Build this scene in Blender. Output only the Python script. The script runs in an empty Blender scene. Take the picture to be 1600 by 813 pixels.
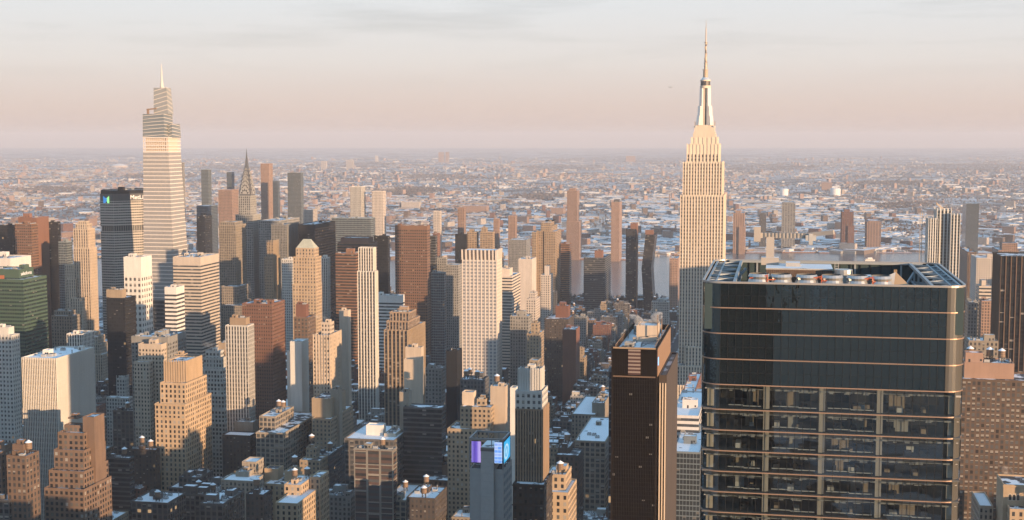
import bpy, math, random
import numpy as np
from mathutils import Vector

# ---------------------------------------------------------------- camera, sky, sun, exposure
SC = bpy.context.scene
COL = SC.collection
RAD = math.radians
CAM_Z, FPX, PITCH, THETA = 327.0, 2165.0, RAD(5.05), RAD(11.0)
cd = bpy.data.cameras.new("camera"); cam = bpy.data.objects.new("camera", cd); COL.objects.link(cam)
cam.location = (0, 0, CAM_Z); cam.rotation_euler = (RAD(90) - PITCH, 0, 0)
cd.sensor_width = 36.0; cd.lens = FPX / 1600 * 36; cd.clip_start = 1.0; cd.clip_end = 120000.0
SC.camera = cam

SUN_AZ, SUN_EL = RAD(136.0), RAD(6.0)          # clockwise from the view direction
sun_vec = Vector((math.sin(SUN_AZ) * math.cos(SUN_EL), math.cos(SUN_AZ) * math.cos(SUN_EL), math.sin(SUN_EL)))
sd = bpy.data.lights.new("sun", 'SUN'); sun = bpy.data.objects.new("sun", sd); COL.objects.link(sun)
sd.energy = 5.0; sd.angle = RAD(0.53); sd.color = (1.0, 0.655, 0.375)
sun.rotation_euler = sun_vec.to_track_quat('Z', 'Y').to_euler(); sun.location = (0, 0, 900)

W = bpy.data.worlds.new("World"); SC.world = W; W.use_nodes = True
def build_world():
    nt = W.node_tree; nt.nodes.clear(); N = nt.nodes.new; L = nt.links.new
    out = N('ShaderNodeOutputWorld'); bg = N('ShaderNodeBackground'); L(bg.outputs[0], out.inputs[0])
    bg.inputs[1].default_value = 0.1
    sky = N('ShaderNodeTexSky'); sky.sky_type = 'NISHITA'; sky.sun_disc = False
    sky.sun_elevation = SUN_EL; sky.sun_rotation = SUN_AZ; sky.altitude = 300; sky.air_density = 1.0; sky.dust_density = 2.0; sky.ozone_density = 1.5
    tc = N('ShaderNodeTexCoord'); sep = N('ShaderNodeSeparateXYZ'); L(tc.outputs['Generated'], sep.inputs[0])
    # thin high cloud: a pale veil over the clear sky, rosy low down and grey above, with long faint streaks
    cr = N('ShaderNodeValToRGB'); e = cr.color_ramp.elements
    e[0].position = 0.0; e[0].color = (3.75, 2.9, 2.6, 1)
    e[1].position = 0.6; e[1].color = (1.75, 3.2, 4.8, 1)
    for p, c in ((0.02, (4.15, 3.35, 2.98, 1)), (0.055, (4.4, 4.12, 3.95, 1)), (0.10, (4.35, 4.48, 4.62, 1)), (0.25, (1.9, 3.0, 4.1, 1))):
        k = cr.color_ramp.elements.new(p); k.color = c
    L(sep.outputs[2], cr.inputs[0])
    mp = N('ShaderNodeMapping'); mp.inputs['Scale'].default_value = (3.0, 1.5, 34.0); mp.inputs['Rotation'].default_value = (0, RAD(1.5), 0); L(tc.outputs['Generated'], mp.inputs[0])
    nz = N('ShaderNodeTexNoise'); nz.inputs['Scale'].default_value = 2.2; nz.inputs['Detail'].default_value = 5; nz.inputs['Roughness'].default_value = 0.55; L(mp.outputs[0], nz.inputs[0])
    mr = N('ShaderNodeMapRange'); mr.inputs[1].default_value = 0.5; mr.inputs[2].default_value = 0.7; mr.inputs[3].default_value = 1.0; mr.inputs[4].default_value = 0.84; L(nz.outputs[0], mr.inputs[0])
    hi = N('ShaderNodeMapRange'); hi.inputs[1].default_value = 0.03; hi.inputs[2].default_value = 0.09; L(sep.outputs[2], hi.inputs[0])
    one = N('ShaderNodeMix'); one.data_type = 'FLOAT'; L(hi.outputs[0], one.inputs[0]); one.inputs[2].default_value = 1.0; L(mr.outputs[0], one.inputs[3])
    mul = N('ShaderNodeMix'); mul.data_type = 'RGBA'; mul.blend_type = 'MULTIPLY'; mul.inputs[0].default_value = 1.0
    L(cr.outputs[0], mul.inputs[6]); L(one.outputs[0], mul.inputs[7])
    mix = N('ShaderNodeMix'); mix.data_type = 'RGBA'; mix.inputs[0].default_value = 0.94
    L(sky.outputs[0], mix.inputs[6]); L(mul.outputs[2], mix.inputs[7]); L(mix.outputs[2], bg.inputs[0])
build_world()
vs = SC.view_settings; vs.view_transform = 'Standard'; vs.look = 'None'; vs.exposure = 0.9; vs.gamma = 1.0; vs.use_curve_mapping = False
cy = SC.cycles
cy.use_denoising = True; cy.max_bounces = 5; cy.diffuse_bounces = 2; cy.glossy_bounces = 3; cy.transmission_bounces = 3
cy.volume_bounces = 0; cy.transparent_max_bounces = 16; cy.caustics_reflective = False; cy.caustics_refractive = False
cy.sample_clamp_indirect = 4.0

# ---------------------------------------------------------------- picture <-> place
CP, SP = math.cos(PITCH), math.sin(PITCH)
def ray(px, py):
    x = (px - 800) / FPX; y = -(py - 406.5) / FPX
    return Vector((x, CP + y * SP, -SP + y * CP))
def at(px, py, Y):
    d = ray(px, py); t = Y / d.y
    return Vector((d.x * t, Y, CAM_Z + d.z * t))
def on_ground(px, py):
    d = ray(px, py); t = -CAM_Z / d.z
    return Vector((d.x * t, d.y * t, 0))
def proj(p):
    x, y, z = p[0], p[1], p[2] - CAM_Z
    dep = y * CP - z * SP; up = y * SP + z * CP
    return 800 + FPX * x / dep, 406.5 - FPX * up / dep
CT, ST = math.cos(THETA), math.sin(THETA)
VX, VU = Vector((CT, -ST, 0)), Vector((ST, CT, 0))          # along the avenues (right), along the streets (away)
def to_uv(p): return p[0] * CT - p[1] * ST, p[0] * ST + p[1] * CT
def from_uv(v, u): return Vector((v * CT + u * ST, -v * ST + u * CT, 0))

# ---------------------------------------------------------------- materials
MATS = {}
def principled(name, col, rough=0.8, metal=0.0, emis=None, estr=0.0, noise=0.0, nscale=0.2, spec=0.5):
    if name in MATS: return MATS[name]
    m = bpy.data.materials.new(name); m.use_nodes = True; nt = m.node_tree; b = nt.nodes['Principled BSDF']
    b.inputs['Base Color'].default_value = (*col, 1); b.inputs['Roughness'].default_value = rough; b.inputs['Metallic'].default_value = metal
    b.inputs['Specular IOR Level'].default_value = spec
    if emis: b.inputs['Emission Color'].default_value = (*emis, 1); b.inputs['Emission Strength'].default_value = estr
    if noise:
        g = nt.nodes.new('ShaderNodeNewGeometry'); n = nt.nodes.new('ShaderNodeTexNoise'); n.inputs['Scale'].default_value = nscale; n.inputs['Detail'].default_value = 6
        nt.links.new(g.outputs['Position'], n.inputs[0])
        r = nt.nodes.new('ShaderNodeMapRange'); r.inputs[1].default_value = 0.25; r.inputs[2].default_value = 0.75; r.inputs[3].default_value = 1 - noise; r.inputs[4].default_value = 1 + noise
        nt.links.new(n.outputs[0], r.inputs[0])
        x = nt.nodes.new('ShaderNodeMix'); x.data_type = 'RGBA'; x.blend_type = 'MULTIPLY'; x.inputs[0].default_value = 1; x.inputs[6].default_value = (*col, 1)
        nt.links.new(r.outputs[0], x.inputs[7]); nt.links.new(x.outputs[2], b.inputs['Base Color'])
    MATS[name] = m; return m

def make_facade_group():
    g = bpy.data.node_groups.new("facade", 'ShaderNodeTree'); I = g.interface
    for n, t, d in (("Wall", 'C', (.4, .3, .2, 1)), ("Spandrel", 'C', (.4, .3, .2, 1)), ("Glass", 'C', (.02, .025, .03, 1)), ("Wide", 'F', .5), ("Tall", 'F', .5), ("Mirror", 'F', 0.), ("Blinds", 'F', .2), ("Lit", 'F', .01), ("Grime", 'F', .25), ("Gloss", 'F', .5)):
        s = I.new_socket(n, in_out='INPUT', socket_type='NodeSocketColor' if t == 'C' else 'NodeSocketFloat'); s.default_value = d
    I.new_socket("Shader", in_out='OUTPUT', socket_type='NodeSocketShader')
    N = g.nodes.new; L = g.links.new
    gi = N('NodeGroupInput'); go = N('NodeGroupOutput'); uv = N('ShaderNodeUVMap'); sp = N('ShaderNodeSeparateXYZ'); L(uv.outputs[0], sp.inputs[0])
    def m(op, a, b=None, c=None):
        n = N('ShaderNodeMath'); n.operation = op
        for i, v in enumerate((a, b, c)):
            if v is None: continue
            if isinstance(v, (int, float)): n.inputs[i].default_value = v
            else: L(v, n.inputs[i])
        return n.outputs[0]
    def mixc(f, a, b, blend='MIX'):
        n = N('ShaderNodeMix'); n.data_type = 'RGBA'; n.blend_type = blend
        for i, v in ((0, f), (6, a), (7, b)):
            if isinstance(v, (int, float)): n.inputs[i].default_value = v
            elif isinstance(v, tuple): n.inputs[i].default_value = v
            else: L(v, n.inputs[i])
        return n.outputs[2]
    U, V = sp.outputs[0], sp.outputs[1]
    fx, fy = m('FRACT', U), m('FRACT', V)
    mx = m('LESS_THAN', m('ABSOLUTE', m('SUBTRACT', fx, .5)), m('MULTIPLY', gi.outputs['Wide'], .5))
    my = m('LESS_THAN', m('ABSOLUTE', m('SUBTRACT', fy, .5)), m('MULTIPLY', gi.outputs['Tall'], .5))
    mask = m('MULTIPLY', mx, my)
    oi = N('ShaderNodeObjectInfo'); cb = N('ShaderNodeCombineXYZ'); L(m('FLOOR', U), cb.inputs[0]); L(m('FLOOR', V), cb.inputs[1]); L(m('MULTIPLY', oi.outputs['Random'], 57.), cb.inputs[2])
    wn = N('ShaderNodeTexWhiteNoise'); wn.noise_dimensions = '3D'; L(cb.outputs[0], wn.inputs[0]); rnd = wn.outputs[0]
    sep2 = N('ShaderNodeSeparateColor'); L(wn.outputs[1], sep2.inputs[0]); r2 = sep2.outputs[1]
    # a blind drawn part of the way down some windows
    drop = m('GREATER_THAN', fy, m('ADD', m('MULTIPLY', r2, .5), .3))
    blind = m('MULTIPLY', m('LESS_THAN', rnd, gi.outputs['Blinds']), drop)
    geo = N('ShaderNodeNewGeometry')
    n1 = N('ShaderNodeTexNoise'); n1.inputs['Scale'].default_value = .06; n1.inputs['Detail'].default_value = 6; n1.inputs['Roughness'].default_value = .65; L(geo.outputs['Position'], n1.inputs[0])
    mp = N('ShaderNodeMapping'); mp.inputs['Scale'].default_value = (.9, .9, .07); L(geo.outputs['Position'], mp.inputs[0])
    n2 = N('ShaderNodeTexNoise'); n2.inputs['Scale'].default_value = .5; n2.inputs['Detail'].default_value = 3; L(mp.outputs[0], n2.inputs[0])
    gr = m('SUBTRACT', 1.0, m('MULTIPLY', gi.outputs['Grime'], m('MULTIPLY', m('SUBTRACT', m('ADD', n1.outputs[0], n2.outputs[0]), .6), 1.6)))
    pv = m('ADD', .86, m('MULTIPLY', oi.outputs['Random'], .26))
    wall = mixc(mx, gi.outputs['Wall'], gi.outputs['Spandrel'])
    k = N('ShaderNodeCombineColor'); f = m('MULTIPLY', gr, pv)
    for i in range(3): L(f, k.inputs[i])
    wall = mixc(1.0, wall, k.outputs[0], 'MULTIPLY')
    gl = mixc(m('MULTIPLY', r2, m('MINIMUM', m('MULTIPLY', gi.outputs['Blinds'], 2.6), .8)), gi.outputs['Glass'], (.12, .125, .13, 1))
    gl = mixc(m('MULTIPLY', blind, .75), gl, (.36, .33, .29, 1))
    col = mixc(mask, wall, gl)
    b = N('ShaderNodeBsdfPrincipled'); L(col, b.inputs['Base Color'])
    L(m('SUBTRACT', .88, m('MULTIPLY', mask, .74)), b.inputs['Roughness'])
    L(m('MULTIPLY', mask, gi.outputs['Mirror']), b.inputs['Metallic']); L(gi.outputs['Gloss'], b.inputs['Specular IOR Level'])
    lit = m('MULTIPLY', m('MULTIPLY', m('GREATER_THAN', rnd, m('SUBTRACT', 1.0, gi.outputs['Lit'])), mask), m('ADD', .15, r2))
    b.inputs['Emission Color'].default_value = (1, .62, .3, 1); L(m('MULTIPLY', lit, .28), b.inputs['Emission Strength'])
    L(b.outputs[0], go.inputs[0])
    return g
FACADE = make_facade_group()
# wall, spandrel, glass, wide, tall, mirror, blinds, lit, grime, bay, floor
STY = {
 'tan':      ((.50,.37,.245),(.48,.35,.235),(.020,.020,.022),.40,.60,0,.3,.004,.25,3.6,3.9),
 'cream':    ((.56,.46,.36),(.53,.44,.34),(.025,.025,.028),.42,.50,0,.3,.003,.2,3.0,3.5),
 'deco':     ((.62,.50,.38),(.33,.27,.21),(.03,.03,.032),.40,.60,0,.25,.002,.2,2.9,3.6),
 'limestone':((.72,.61,.49),(.33,.30,.27),(.03,.03,.032),.46,.56,0,.25,.001,.15,2.9,3.7),
 'stone':    ((.34,.29,.23),(.29,.24,.19),(.025,.025,.028),.46,.55,0,.2,.004,.3,3.0,3.7),
 'white':    ((.66,.63,.58),(.60,.57,.53),(.035,.037,.04),.5,.5,0,.3,.003,.18,3.1,3.5),
 'whiteold': ((.50,.48,.44),(.46,.44,.41),(.028,.03,.033),.56,.58,0,.3,.003,.25,3.0,3.6),
 'whiteshade':   ((.33,.32,.30),(.28,.275,.265),(.025,.027,.03),.56,.58,0,.2,.001,.2,3.0,3.6),  # old white darkened, so the needle tower's shade is in the colour
 'grey':     ((.30,.29,.27),(.27,.26,.25),(.022,.024,.027),.5,.55,0,.25,.005,.3,3.1,3.6),
 'darkgrey': ((.12,.12,.125),(.10,.10,.105),(.016,.018,.021),.56,.55,.05,.2,.005,.3,3.1,3.6),
 'brown':    ((.19,.125,.088),(.165,.11,.078),(.016,.016,.018),.5,.56,0,.25,.008,.3,3.5,3.7),
 'darkbrown':((.085,.066,.056),(.072,.056,.048),(.014,.015,.017),.46,.52,0,.25,.008,.3,3.1,3.5),
 'red':      ((.20,.092,.064),(.18,.08,.056),(.018,.018,.02),.40,.48,0,.3,.006,.25,3.1,3.4),
 'redslab':  ((.21,.105,.07),(.18,.09,.06),(.04,.025,.022),.5,.42,0,.1,.003,.15,2.4,3.5),
 'buff':     ((.38,.29,.20),(.34,.26,.18),(.022,.022,.024),.46,.5,0,.3,.005,.3,3.1,3.5),
 'loft':     ((.33,.28,.22),(.25,.21,.17),(.022,.024,.026),.70,.62,0,.25,.006,.3,3.8,3.9),
 'loftdark': ((.14,.125,.115),(.105,.095,.09),(.016,.018,.02),.68,.6,0,.22,.008,.3,3.8,3.9),
 'brickframe':((.25,.235,.21),(.095,.06,.052),(.018,.018,.02),.84,.5,0,.3,.006,.25,9.0,4.1),
 'stripwhite':((.66,.62,.56),(.20,.19,.18),(.03,.032,.036),.52,.66,.1,.1,.001,.12,2.6,3.7),
 'stripbrown':((.36,.255,.175),(.09,.07,.06),(.016,.017,.02),.56,.68,.1,.15,.004,.2,3.0,3.7),
 'ribbon':   ((.56,.48,.40),(.56,.48,.40),(.07,.075,.08),1.2,.46,.25,.15,.003,.12,3.0,3.9),
 'ribbonwhite':((.68,.64,.60),(.68,.64,.60),(.06,.065,.07),1.2,.48,.2,.15,.002,.12,3.0,3.9),
 'ribbonbrown':((.23,.12,.07),(.23,.12,.07),(.03,.028,.028),1.2,.5,.2,.1,.004,.15,3.0,3.8),
 'ribbondark':((.10,.10,.10),(.10,.10,.10),(.015,.018,.021),1.2,.62,.15,.1,.004,.2,3.0,3.7),
 'balcony':  ((.36,.26,.17),(.36,.26,.17),(.045,.035,.03),.72,.45,0,.2,.003,.15,4.2,3.0),
 'browngrid':((.21,.115,.07),(.19,.10,.06),(.025,.022,.022),.66,.45,.1,.12,.006,.12,3.0,3.8),
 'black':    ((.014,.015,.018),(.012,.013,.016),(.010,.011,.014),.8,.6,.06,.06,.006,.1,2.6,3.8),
 'green':    ((.062,.108,.072),(.062,.108,.072),(.02,.045,.04),.94,.5,.35,.08,.003,.12,2.6,3.9),
 'glass':    ((.22,.25,.26),(.15,.18,.19),(.05,.06,.07),.85,.66,.4,.1,.004,.1,2.4,3.4),
 'glassblue':((.16,.19,.21),(.12,.15,.17),(.06,.075,.09),.88,.78,.55,.05,.003,.1,2.2,3.3),
 'pink':     ((.36,.23,.17),(.33,.21,.155),(.05,.05,.052),.55,.5,.2,.2,.003,.2,3.0,3.1),
 'pale':     ((.56,.49,.43),(.50,.44,.39),(.06,.062,.065),.5,.5,.1,.2,.002,.2,3.0,3.1),
 'grid':     ((.58,.52,.47),(.47,.43,.40),(.23,.24,.26),.62,.5,.1,.1,.001,.08,3.0,3.75),
 'vander':   ((.60,.54,.49),(.60,.54,.49),(.31,.30,.29),1.2,.80,.1,.05,.001,.06,2.4,5.2),
 'metlife':  ((.46,.42,.37),(.46,.42,.37),(.04,.042,.044),1.2,.46,.1,.12,.003,.12,1.6,3.75),
 'crownglass':((.22,.235,.245),(.22,.235,.245),(.17,.20,.215),1.2,.78,.25,.0,.0,.06,2.4,4.6),
 'penn':     ((.019,.0145,.0125),(.017,.013,.0115),(.003,.003,.003),.82,.82,.04,.015,.002,.12,1.55,1.9),
 'copper':   ((.045,.036,.034),(.04,.03,.03),(.016,.019,.023),.86,.7,.12,.15,.01,.1,3.4,3.3),
 'brickpunch':((.125,.082,.058),(.105,.07,.05),(.030,.026,.024),.60,.62,0,.62,.003,.25,2.7,3.1),
}
def facade(style, blank=False):
    key = style + ('_blank' if blank else '_facade')
    if key in MATS: return MATS[key]
    w, s, g, wx, wy, mir, bl, lit, gri, bay, fl = STY[style]
    m = bpy.data.materials.new(key); m.use_nodes = True; nt = m.node_tree; nt.nodes.clear()
    o = nt.nodes.new('ShaderNodeOutputMaterial'); n = nt.nodes.new('ShaderNodeGroup'); n.node_tree = FACADE
    for k, v in (("Wall", (*w, 1)), ("Spandrel", (*s, 1)), ("Glass", (*g, 1)), ("Wide", -1 if blank else wx), ("Tall", -1 if blank else wy), ("Mirror", mir), ("Blinds", bl), ("Lit", lit), ("Grime", gri), ("Gloss", {"penn": .10, "copper": .2, "black": .3}.get(style, .5))):
        n.inputs[k].default_value = v
    nt.links.new(n.outputs[0], o.inputs[0]); MATS[key] = m; return m

def snow_mat(name, cover, tar=(.05, .05, .055), snow=(.78, .80, .83), scale=.11):
    m = bpy.data.materials.new(name); m.use_nodes = True; nt = m.node_tree; b = nt.nodes['Principled BSDF']; N = nt.nodes.new; L = nt.links.new
    g = N('ShaderNodeNewGeometry'); n = N('ShaderNodeTexNoise'); n.inputs['Scale'].default_value = scale; n.inputs['Detail'].default_value = 5; n.inputs['Roughness'].default_value = .6; L(g.outputs['Position'], n.inputs[0])
    r = N('ShaderNodeMapRange'); r.inputs[1].default_value = .68 - cover * .42; r.inputs[2].default_value = .72 - cover * .42; L(n.outputs[0], r.inputs[0])
    x = N('ShaderNodeMix'); x.data_type = 'RGBA'; x.inputs[6].default_value = (*tar, 1); x.inputs[7].default_value = (*snow, 1); L(r.outputs[0], x.inputs[0]); L(x.outputs[2], b.inputs['Base Color'])
    b.inputs['Roughness'].default_value = .8; MATS[name] = m; return m
SNOW = [snow_mat('roof_snow_full', .85), snow_mat('roof_snow_half', .5), snow_mat('roof_snow_thin', .22, (.045, .045, .05)), snow_mat('roof_snow_grey', .4, (.16, .15, .14), (.6, .61, .63))]
M_SNOW = principled('fresh_snow', (.80, .82, .85), .8, noise=.08, nscale=.3)
M_WOOD = principled('tank_wood', (.23, .155, .105), .85, noise=.2, nscale=1.5)
M_STEEL = principled('grey_steel', (.22, .225, .23), .5, .4)
M_DARK = principled('dark_metal', (.035, .037, .04), .5, .3)
M_COPPER = principled('green_copper', (.28, .40, .34), .75, noise=.18, nscale=.15)
M_UNIT = principled('plant_unit', (.36, .36, .355), .6, noise=.15, nscale=.6)

# ---------------------------------------------------------------- mesh building
class MB:
    def __init__(s): s.v = []; s.f = []; s.m = []; s.uv = []; s.mats = []
    def mi(s, mat):
        if mat not in s.mats: s.mats.append(mat)
        return s.mats.index(mat)
    def poly(s, pts, mat, uv=None):
        b = len(s.v); s.v.extend(tuple(p) for p in pts); s.f.append(tuple(range(b, b + len(pts)))); s.m.append(s.mi(mat))
        s.uv.extend(uv if uv else [(.02, .02)] * len(pts))
    def box(s, x0, x1, y0, y1, z0, z1, mat, top=None, bottom=False):
        a, b, c, d = (x0, y0), (x1, y0), (x1, y1), (x0, y1)
        for p, q in ((a, b), (b, c), (c, d), (d, a)):
            s.poly([(*p, z0), (*q, z0), (*q, z1), (*p, z1)], mat)
        s.poly([(*a, z1), (*b, z1), (*c, z1), (*d, z1)], top or mat)
        if bottom: s.poly([(*d, z0), (*c, z0), (*b, z0), (*a, z0)], mat)
    def wall(s, p, q, z0, z1, mat, bay, fl, p1=None, q1=None, margin=0.0):
        """a facade panel from p to q (seen from outside, left to right), UV in window cells counted from its top"""
        ln = math.dist(p, q); nb = max(1, round(ln / bay)); nf = (z1 - z0) / fl
        p1 = p1 or p; q1 = q1 or q
        s.poly([(*p, z0), (*q, z0), (*q1, z1), (*p1, z1)], mat, [(0, -nf + 50), (nb, -nf + 50), (nb, 50), (0, 50)])
    def ring(s, pts, z0, z1, mat, bay, fl, top=None, pts1=None):
        n = len(pts); pts1 = pts1 or pts
        for i in range(n):
            j = (i + 1) % n
            s.wall(pts[i], pts[j], z0, z1, mat, bay, fl, pts1[i], pts1[j])
        if top: s.poly([(*p, z1) for p in pts1], top)
    def tower(s, x0, x1, y0, y1, z0, z1, mat, bay, fl, cap, parapet=.9, pw=.5, blank=0.0, blankmat=None):
        """walls with a parapet round a sunken roof (the roof itself is another part)"""
        P = [(x0, y0), (x1, y0), (x1, y1), (x0, y1)]
        zt = z1 - max(blank, parapet)
        s.ring(P, z0, zt, mat, bay, fl)
        s.ring(P, zt, z1, blankmat or cap, bay, fl)
        Q = [(x0 + pw, y0 + pw), (x1 - pw, y0 + pw), (x1 - pw, y1 - pw), (x0 + pw, y1 - pw)]
        for i in range(4):
            j = (i + 1) % 4
            s.poly([(*P[i], z1), (*P[j], z1), (*Q[j], z1), (*Q[i], z1)], cap)
            s.poly([(*Q[j], z1 - parapet), (*Q[i], z1 - parapet), (*Q[i], z1), (*Q[j], z1)], cap)
    def cyl(s, cx, cy, z0, z1, r0, r1, mat, n=10, top=None, topz=None):
        A = [(cx + r0 * math.cos(2 * math.pi * i / n), cy + r0 * math.sin(2 * math.pi * i / n)) for i in range(n)]
        B = [(cx + r1 * math.cos(2 * math.pi * i / n), cy + r1 * math.sin(2 * math.pi * i / n)) for i in range(n)]
        for i in range(n):
            j = (i + 1) % n
            if r1 > 1e-4: s.poly([(*A[i], z0), (*A[j], z0), (*B[j], z1), (*B[i], z1)], mat)
            else: s.poly([(*A[i], z0), (*A[j], z0), (cx, cy, z1)], mat)
        if r1 > 1e-4: s.poly([(*p, z1) for p in B], top or mat)
    def bar(s, a, b, r, mat):
        a, b = Vector(a), Vector(b); d = (b - a).normalized(); u = d.cross(Vector((0, 0, 1)))
        if u.length < 1e-3: u = Vector((1, 0, 0))
        u.normalize(); w = d.cross(u); c = [u * r + w * r, -u * r + w * r, -u * r - w * r, u * r - w * r]
        for i in range(4):
            j = (i + 1) % 4
            s.poly([a + c[i], a + c[j], b + c[j], b + c[i]], mat)
        s.poly([a + k for k in c[::-1]], mat); s.poly([b + k for k in c], mat)
    def mesh(s, name, smooth=False):
        me = bpy.data.meshes.new(name); me.from_pydata(s.v, [], s.f)
        for m in s.mats: me.materials.append(m)
        me.polygons.foreach_set('material_index', s.m)
        l = me.uv_layers.new(name='UVMap'); l.data.foreach_set('uv', [c for t in s.uv for c in t])
        if smooth: me.polygons.foreach_set('use_smooth', [True] * len(s.f))
        me.update(); return me
    def obj(s, name, parent=None, smooth=False):
        o = bpy.data.objects.new(name, s.mesh(name, smooth)); COL.objects.link(o); o.parent = parent; return o

def link(me, name, parent=None, loc=(0, 0, 0), rz=0, sc=None):
    o = bpy.data.objects.new(name, me); COL.objects.link(o); o.parent = parent; o.location = loc; o.rotation_euler = (0, 0, rz)
    if sc: o.scale = sc
    return o
def thing(name, label, cat, loc, rz=-THETA, group=None):
    o = bpy.data.objects.new(name, None); COL.objects.link(o); o.location = loc; o.rotation_euler = (0, 0, rz)
    o['label'] = label; o['category'] = cat
    if group: o['group'] = group
    return o
def tag(o, label=None, cat=None, group=None, kind=None):
    for k, v in (('label', label), ('category', cat), ('group', group), ('kind', kind)):
        if v: o[k] = v
    return o

# shared small roof parts
def tank_mesh():
    b = MB()
    for sx in (-1, 1):
        for sy in (-1, 1): b.bar((sx * 1.2, sy * 1.2, 0), (sx * 1.1, sy * 1.1, 3.0), .16, M_DARK)
    b.bar((-1.2, -1.2, .4), (1.1, -1.1, 2.8), .09, M_DARK); b.bar((1.2, -1.2, .4), (1.1, 1.1, 2.8), .09, M_DARK)
    b.box(-1.7, 1.7, -1.7, 1.7, 2.9, 3.2, M_DARK, bottom=True)
    b.cyl(0, 0, 3.2, 7.0, 2.05, 1.95, M_WOOD, 12)
    for z in (3.8, 4.9, 6.0): b.cyl(0, 0, z, z + .14, 2.1, 2.1, M_DARK, 12)
    c = MB(); c.cyl(0, 0, 7.0, 8.6, 2.3, 0, M_SNOW, 12); c.cyl(0, 0, 8.5, 9.0, .12, .12, M_DARK, 6)
    return b.mesh('water_tank'), c.mesh('tank_roof')
TANK, TANKROOF = tank_mesh()
def add_tank(root, loc, rz):
    t = link(TANK, 'water_tank', root, loc, rz); link(TANKROOF, 'tank_roof', t)
def unit_mesh():
    b = MB(); b.box(-1.6, 1.6, -1.2, 1.2, 0, 1.7, M_UNIT, SNOW[1]); b.cyl(-.7, 0, 1.7, 2.0, .6, .6, M_DARK, 10); b.cyl(.8, 0, 1.7, 2.0, .6, .6, M_DARK, 10)
    return b.mesh('cooling_unit')
UNIT = unit_mesh()
def vent_mesh():
    b = MB(); b.cyl(0, 0, 0, 2.2, .35, .35, M_STEEL, 8); b.cyl(0, 0, 2.2, 2.9, .6, .25, M_STEEL, 8)
    return b.mesh('roof_vent')
VENT = vent_mesh()
_d = MB(); _d.box(-.55, .55, -.06, 0, 0, 2.1, M_DARK); DOOR = _d.mesh('door')
BULK = {}
def bulkhead(style, w, d, h):
    key = (style, round(w), round(d), round(h))
    if key in BULK: return BULK[key]
    w, d, h = key[1:]; b = MB(); bm = facade(style, True)
    b.tower(-w / 2, w / 2, -d / 2, d / 2, 0, h, bm, 3, 3, bm, .4, .25)
    b.poly([(-w / 2 + .2, -d / 2 + .2, h - .4), (w / 2 - .2, -d / 2 + .2, h - .4), (w / 2 - .2, d / 2 - .2, h - .4), (-w / 2 + .2, d / 2 - .2, h - .4)], SNOW[(w + d) % 2])
    if w > 4: b.box(w / 2 - 1.8, w / 2 - .7, -d / 2 - .03, -d / 2, 1, 2.2, M_DARK)
    BULK[key] = b.mesh('roof_bulkhead'); return BULK[key]

def clutter(root, rng, x0, x1, y0, y1, z, style, n, tanks=None):
    """bulkheads, water tanks, cooling units and vents standing on a flat roof"""
    w, d = x1 - x0, y1 - y0
    if w < 6 or d < 6: return
    used = []
    def spot(a, b):
        for _ in range(14):
            x = rng.uniform(x0 + a / 2 + .8, x1 - a / 2 - .8) if w > a + 1.7 else None
            y = rng.uniform(y0 + b / 2 + .8, y1 - b / 2 - .8) if d > b + 1.7 else None
            if x is None or y is None: return None
            if all(abs(x - p) > (a + q) / 2 + .3 or abs(y - r) > (b + t) / 2 + .3 for p, r, q, t in used):
                used.append((x, y, a, b)); return x, y
    for i in range(max(1, n // 2)):
        a, b, h = rng.choice([(5, 6, 4), (8, 6, 5), (4, 4, 3), (6, 9, 4), (10, 7, 6)])
        if a > w * .6 or b > d * .6: a, b, h = 4, 4, 3
        p = spot(a, b)
        if p:
            k = link(bulkhead(style, a, b, h), 'roof_bulkhead', root, (p[0], p[1], z)); link(DOOR, 'door', k, (rng.uniform(-a * .3, a * .3), -b / 2, 0))
            if i == 0 and tanks is None and rng.random() < .4: add_tank(root, (p[0], p[1], z + h - .4), rng.random())
    for i in range(tanks if tanks is not None else (1 if rng.random() < .5 else 0)):
        p = spot(4.6, 4.6)
        if p: add_tank(root, (p[0], p[1], z), rng.random())
    for i in range(n):
        p = spot(3.4, 2.6)
        if p: link(UNIT, 'cooling_unit', root, (p[0], p[1], z), 0)
    for i in range(n // 2):
        p = spot(1.3, 1.3)
        if p: link(VENT, 'roof_vent', root, (p[0], p[1], z), 0)

FOOT = []       # footprints taken by measured buildings, in street coordinates (v0, v1, u0, u1)
HEROES = []     # (short name, left, right, top, distance) for the labels of their neighbours
def place(xl, xc, xr, yt, D, side='R', L=None):
    """front corner, width, depth and height of a block whose edges stand at these picture columns at distance D"""
    C = at(xc, yt, D); H = C.z
    other = xl if side == 'R' else xr; sgn = -1 if side == 'R' else 1
    lo, hi = 0.5, 400.0
    for _ in range(50):
        m = (lo + hi) / 2; x = proj(C + VX * (sgn * m))[0]
        if (x > other) == (side == 'R'): lo = m
        else: hi = m
    wd = (lo + hi) / 2
    if L is None:
        back = xr if side == 'R' else xl; lo, hi = 0.5, 160.0
        for _ in range(50):
            m = (lo + hi) / 2; x = proj(C + VU * m)[0]
            if (x < back) == (side == 'R'): lo = m
            else: hi = m
        L = max(8.0, min((lo + hi) / 2, 90.0))
    cv, cu = to_uv(C)
    return (cv - wd, cv, cu, cu + L, H) if side == 'R' else (cv, cv + wd, cu, cu + L, H)
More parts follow.
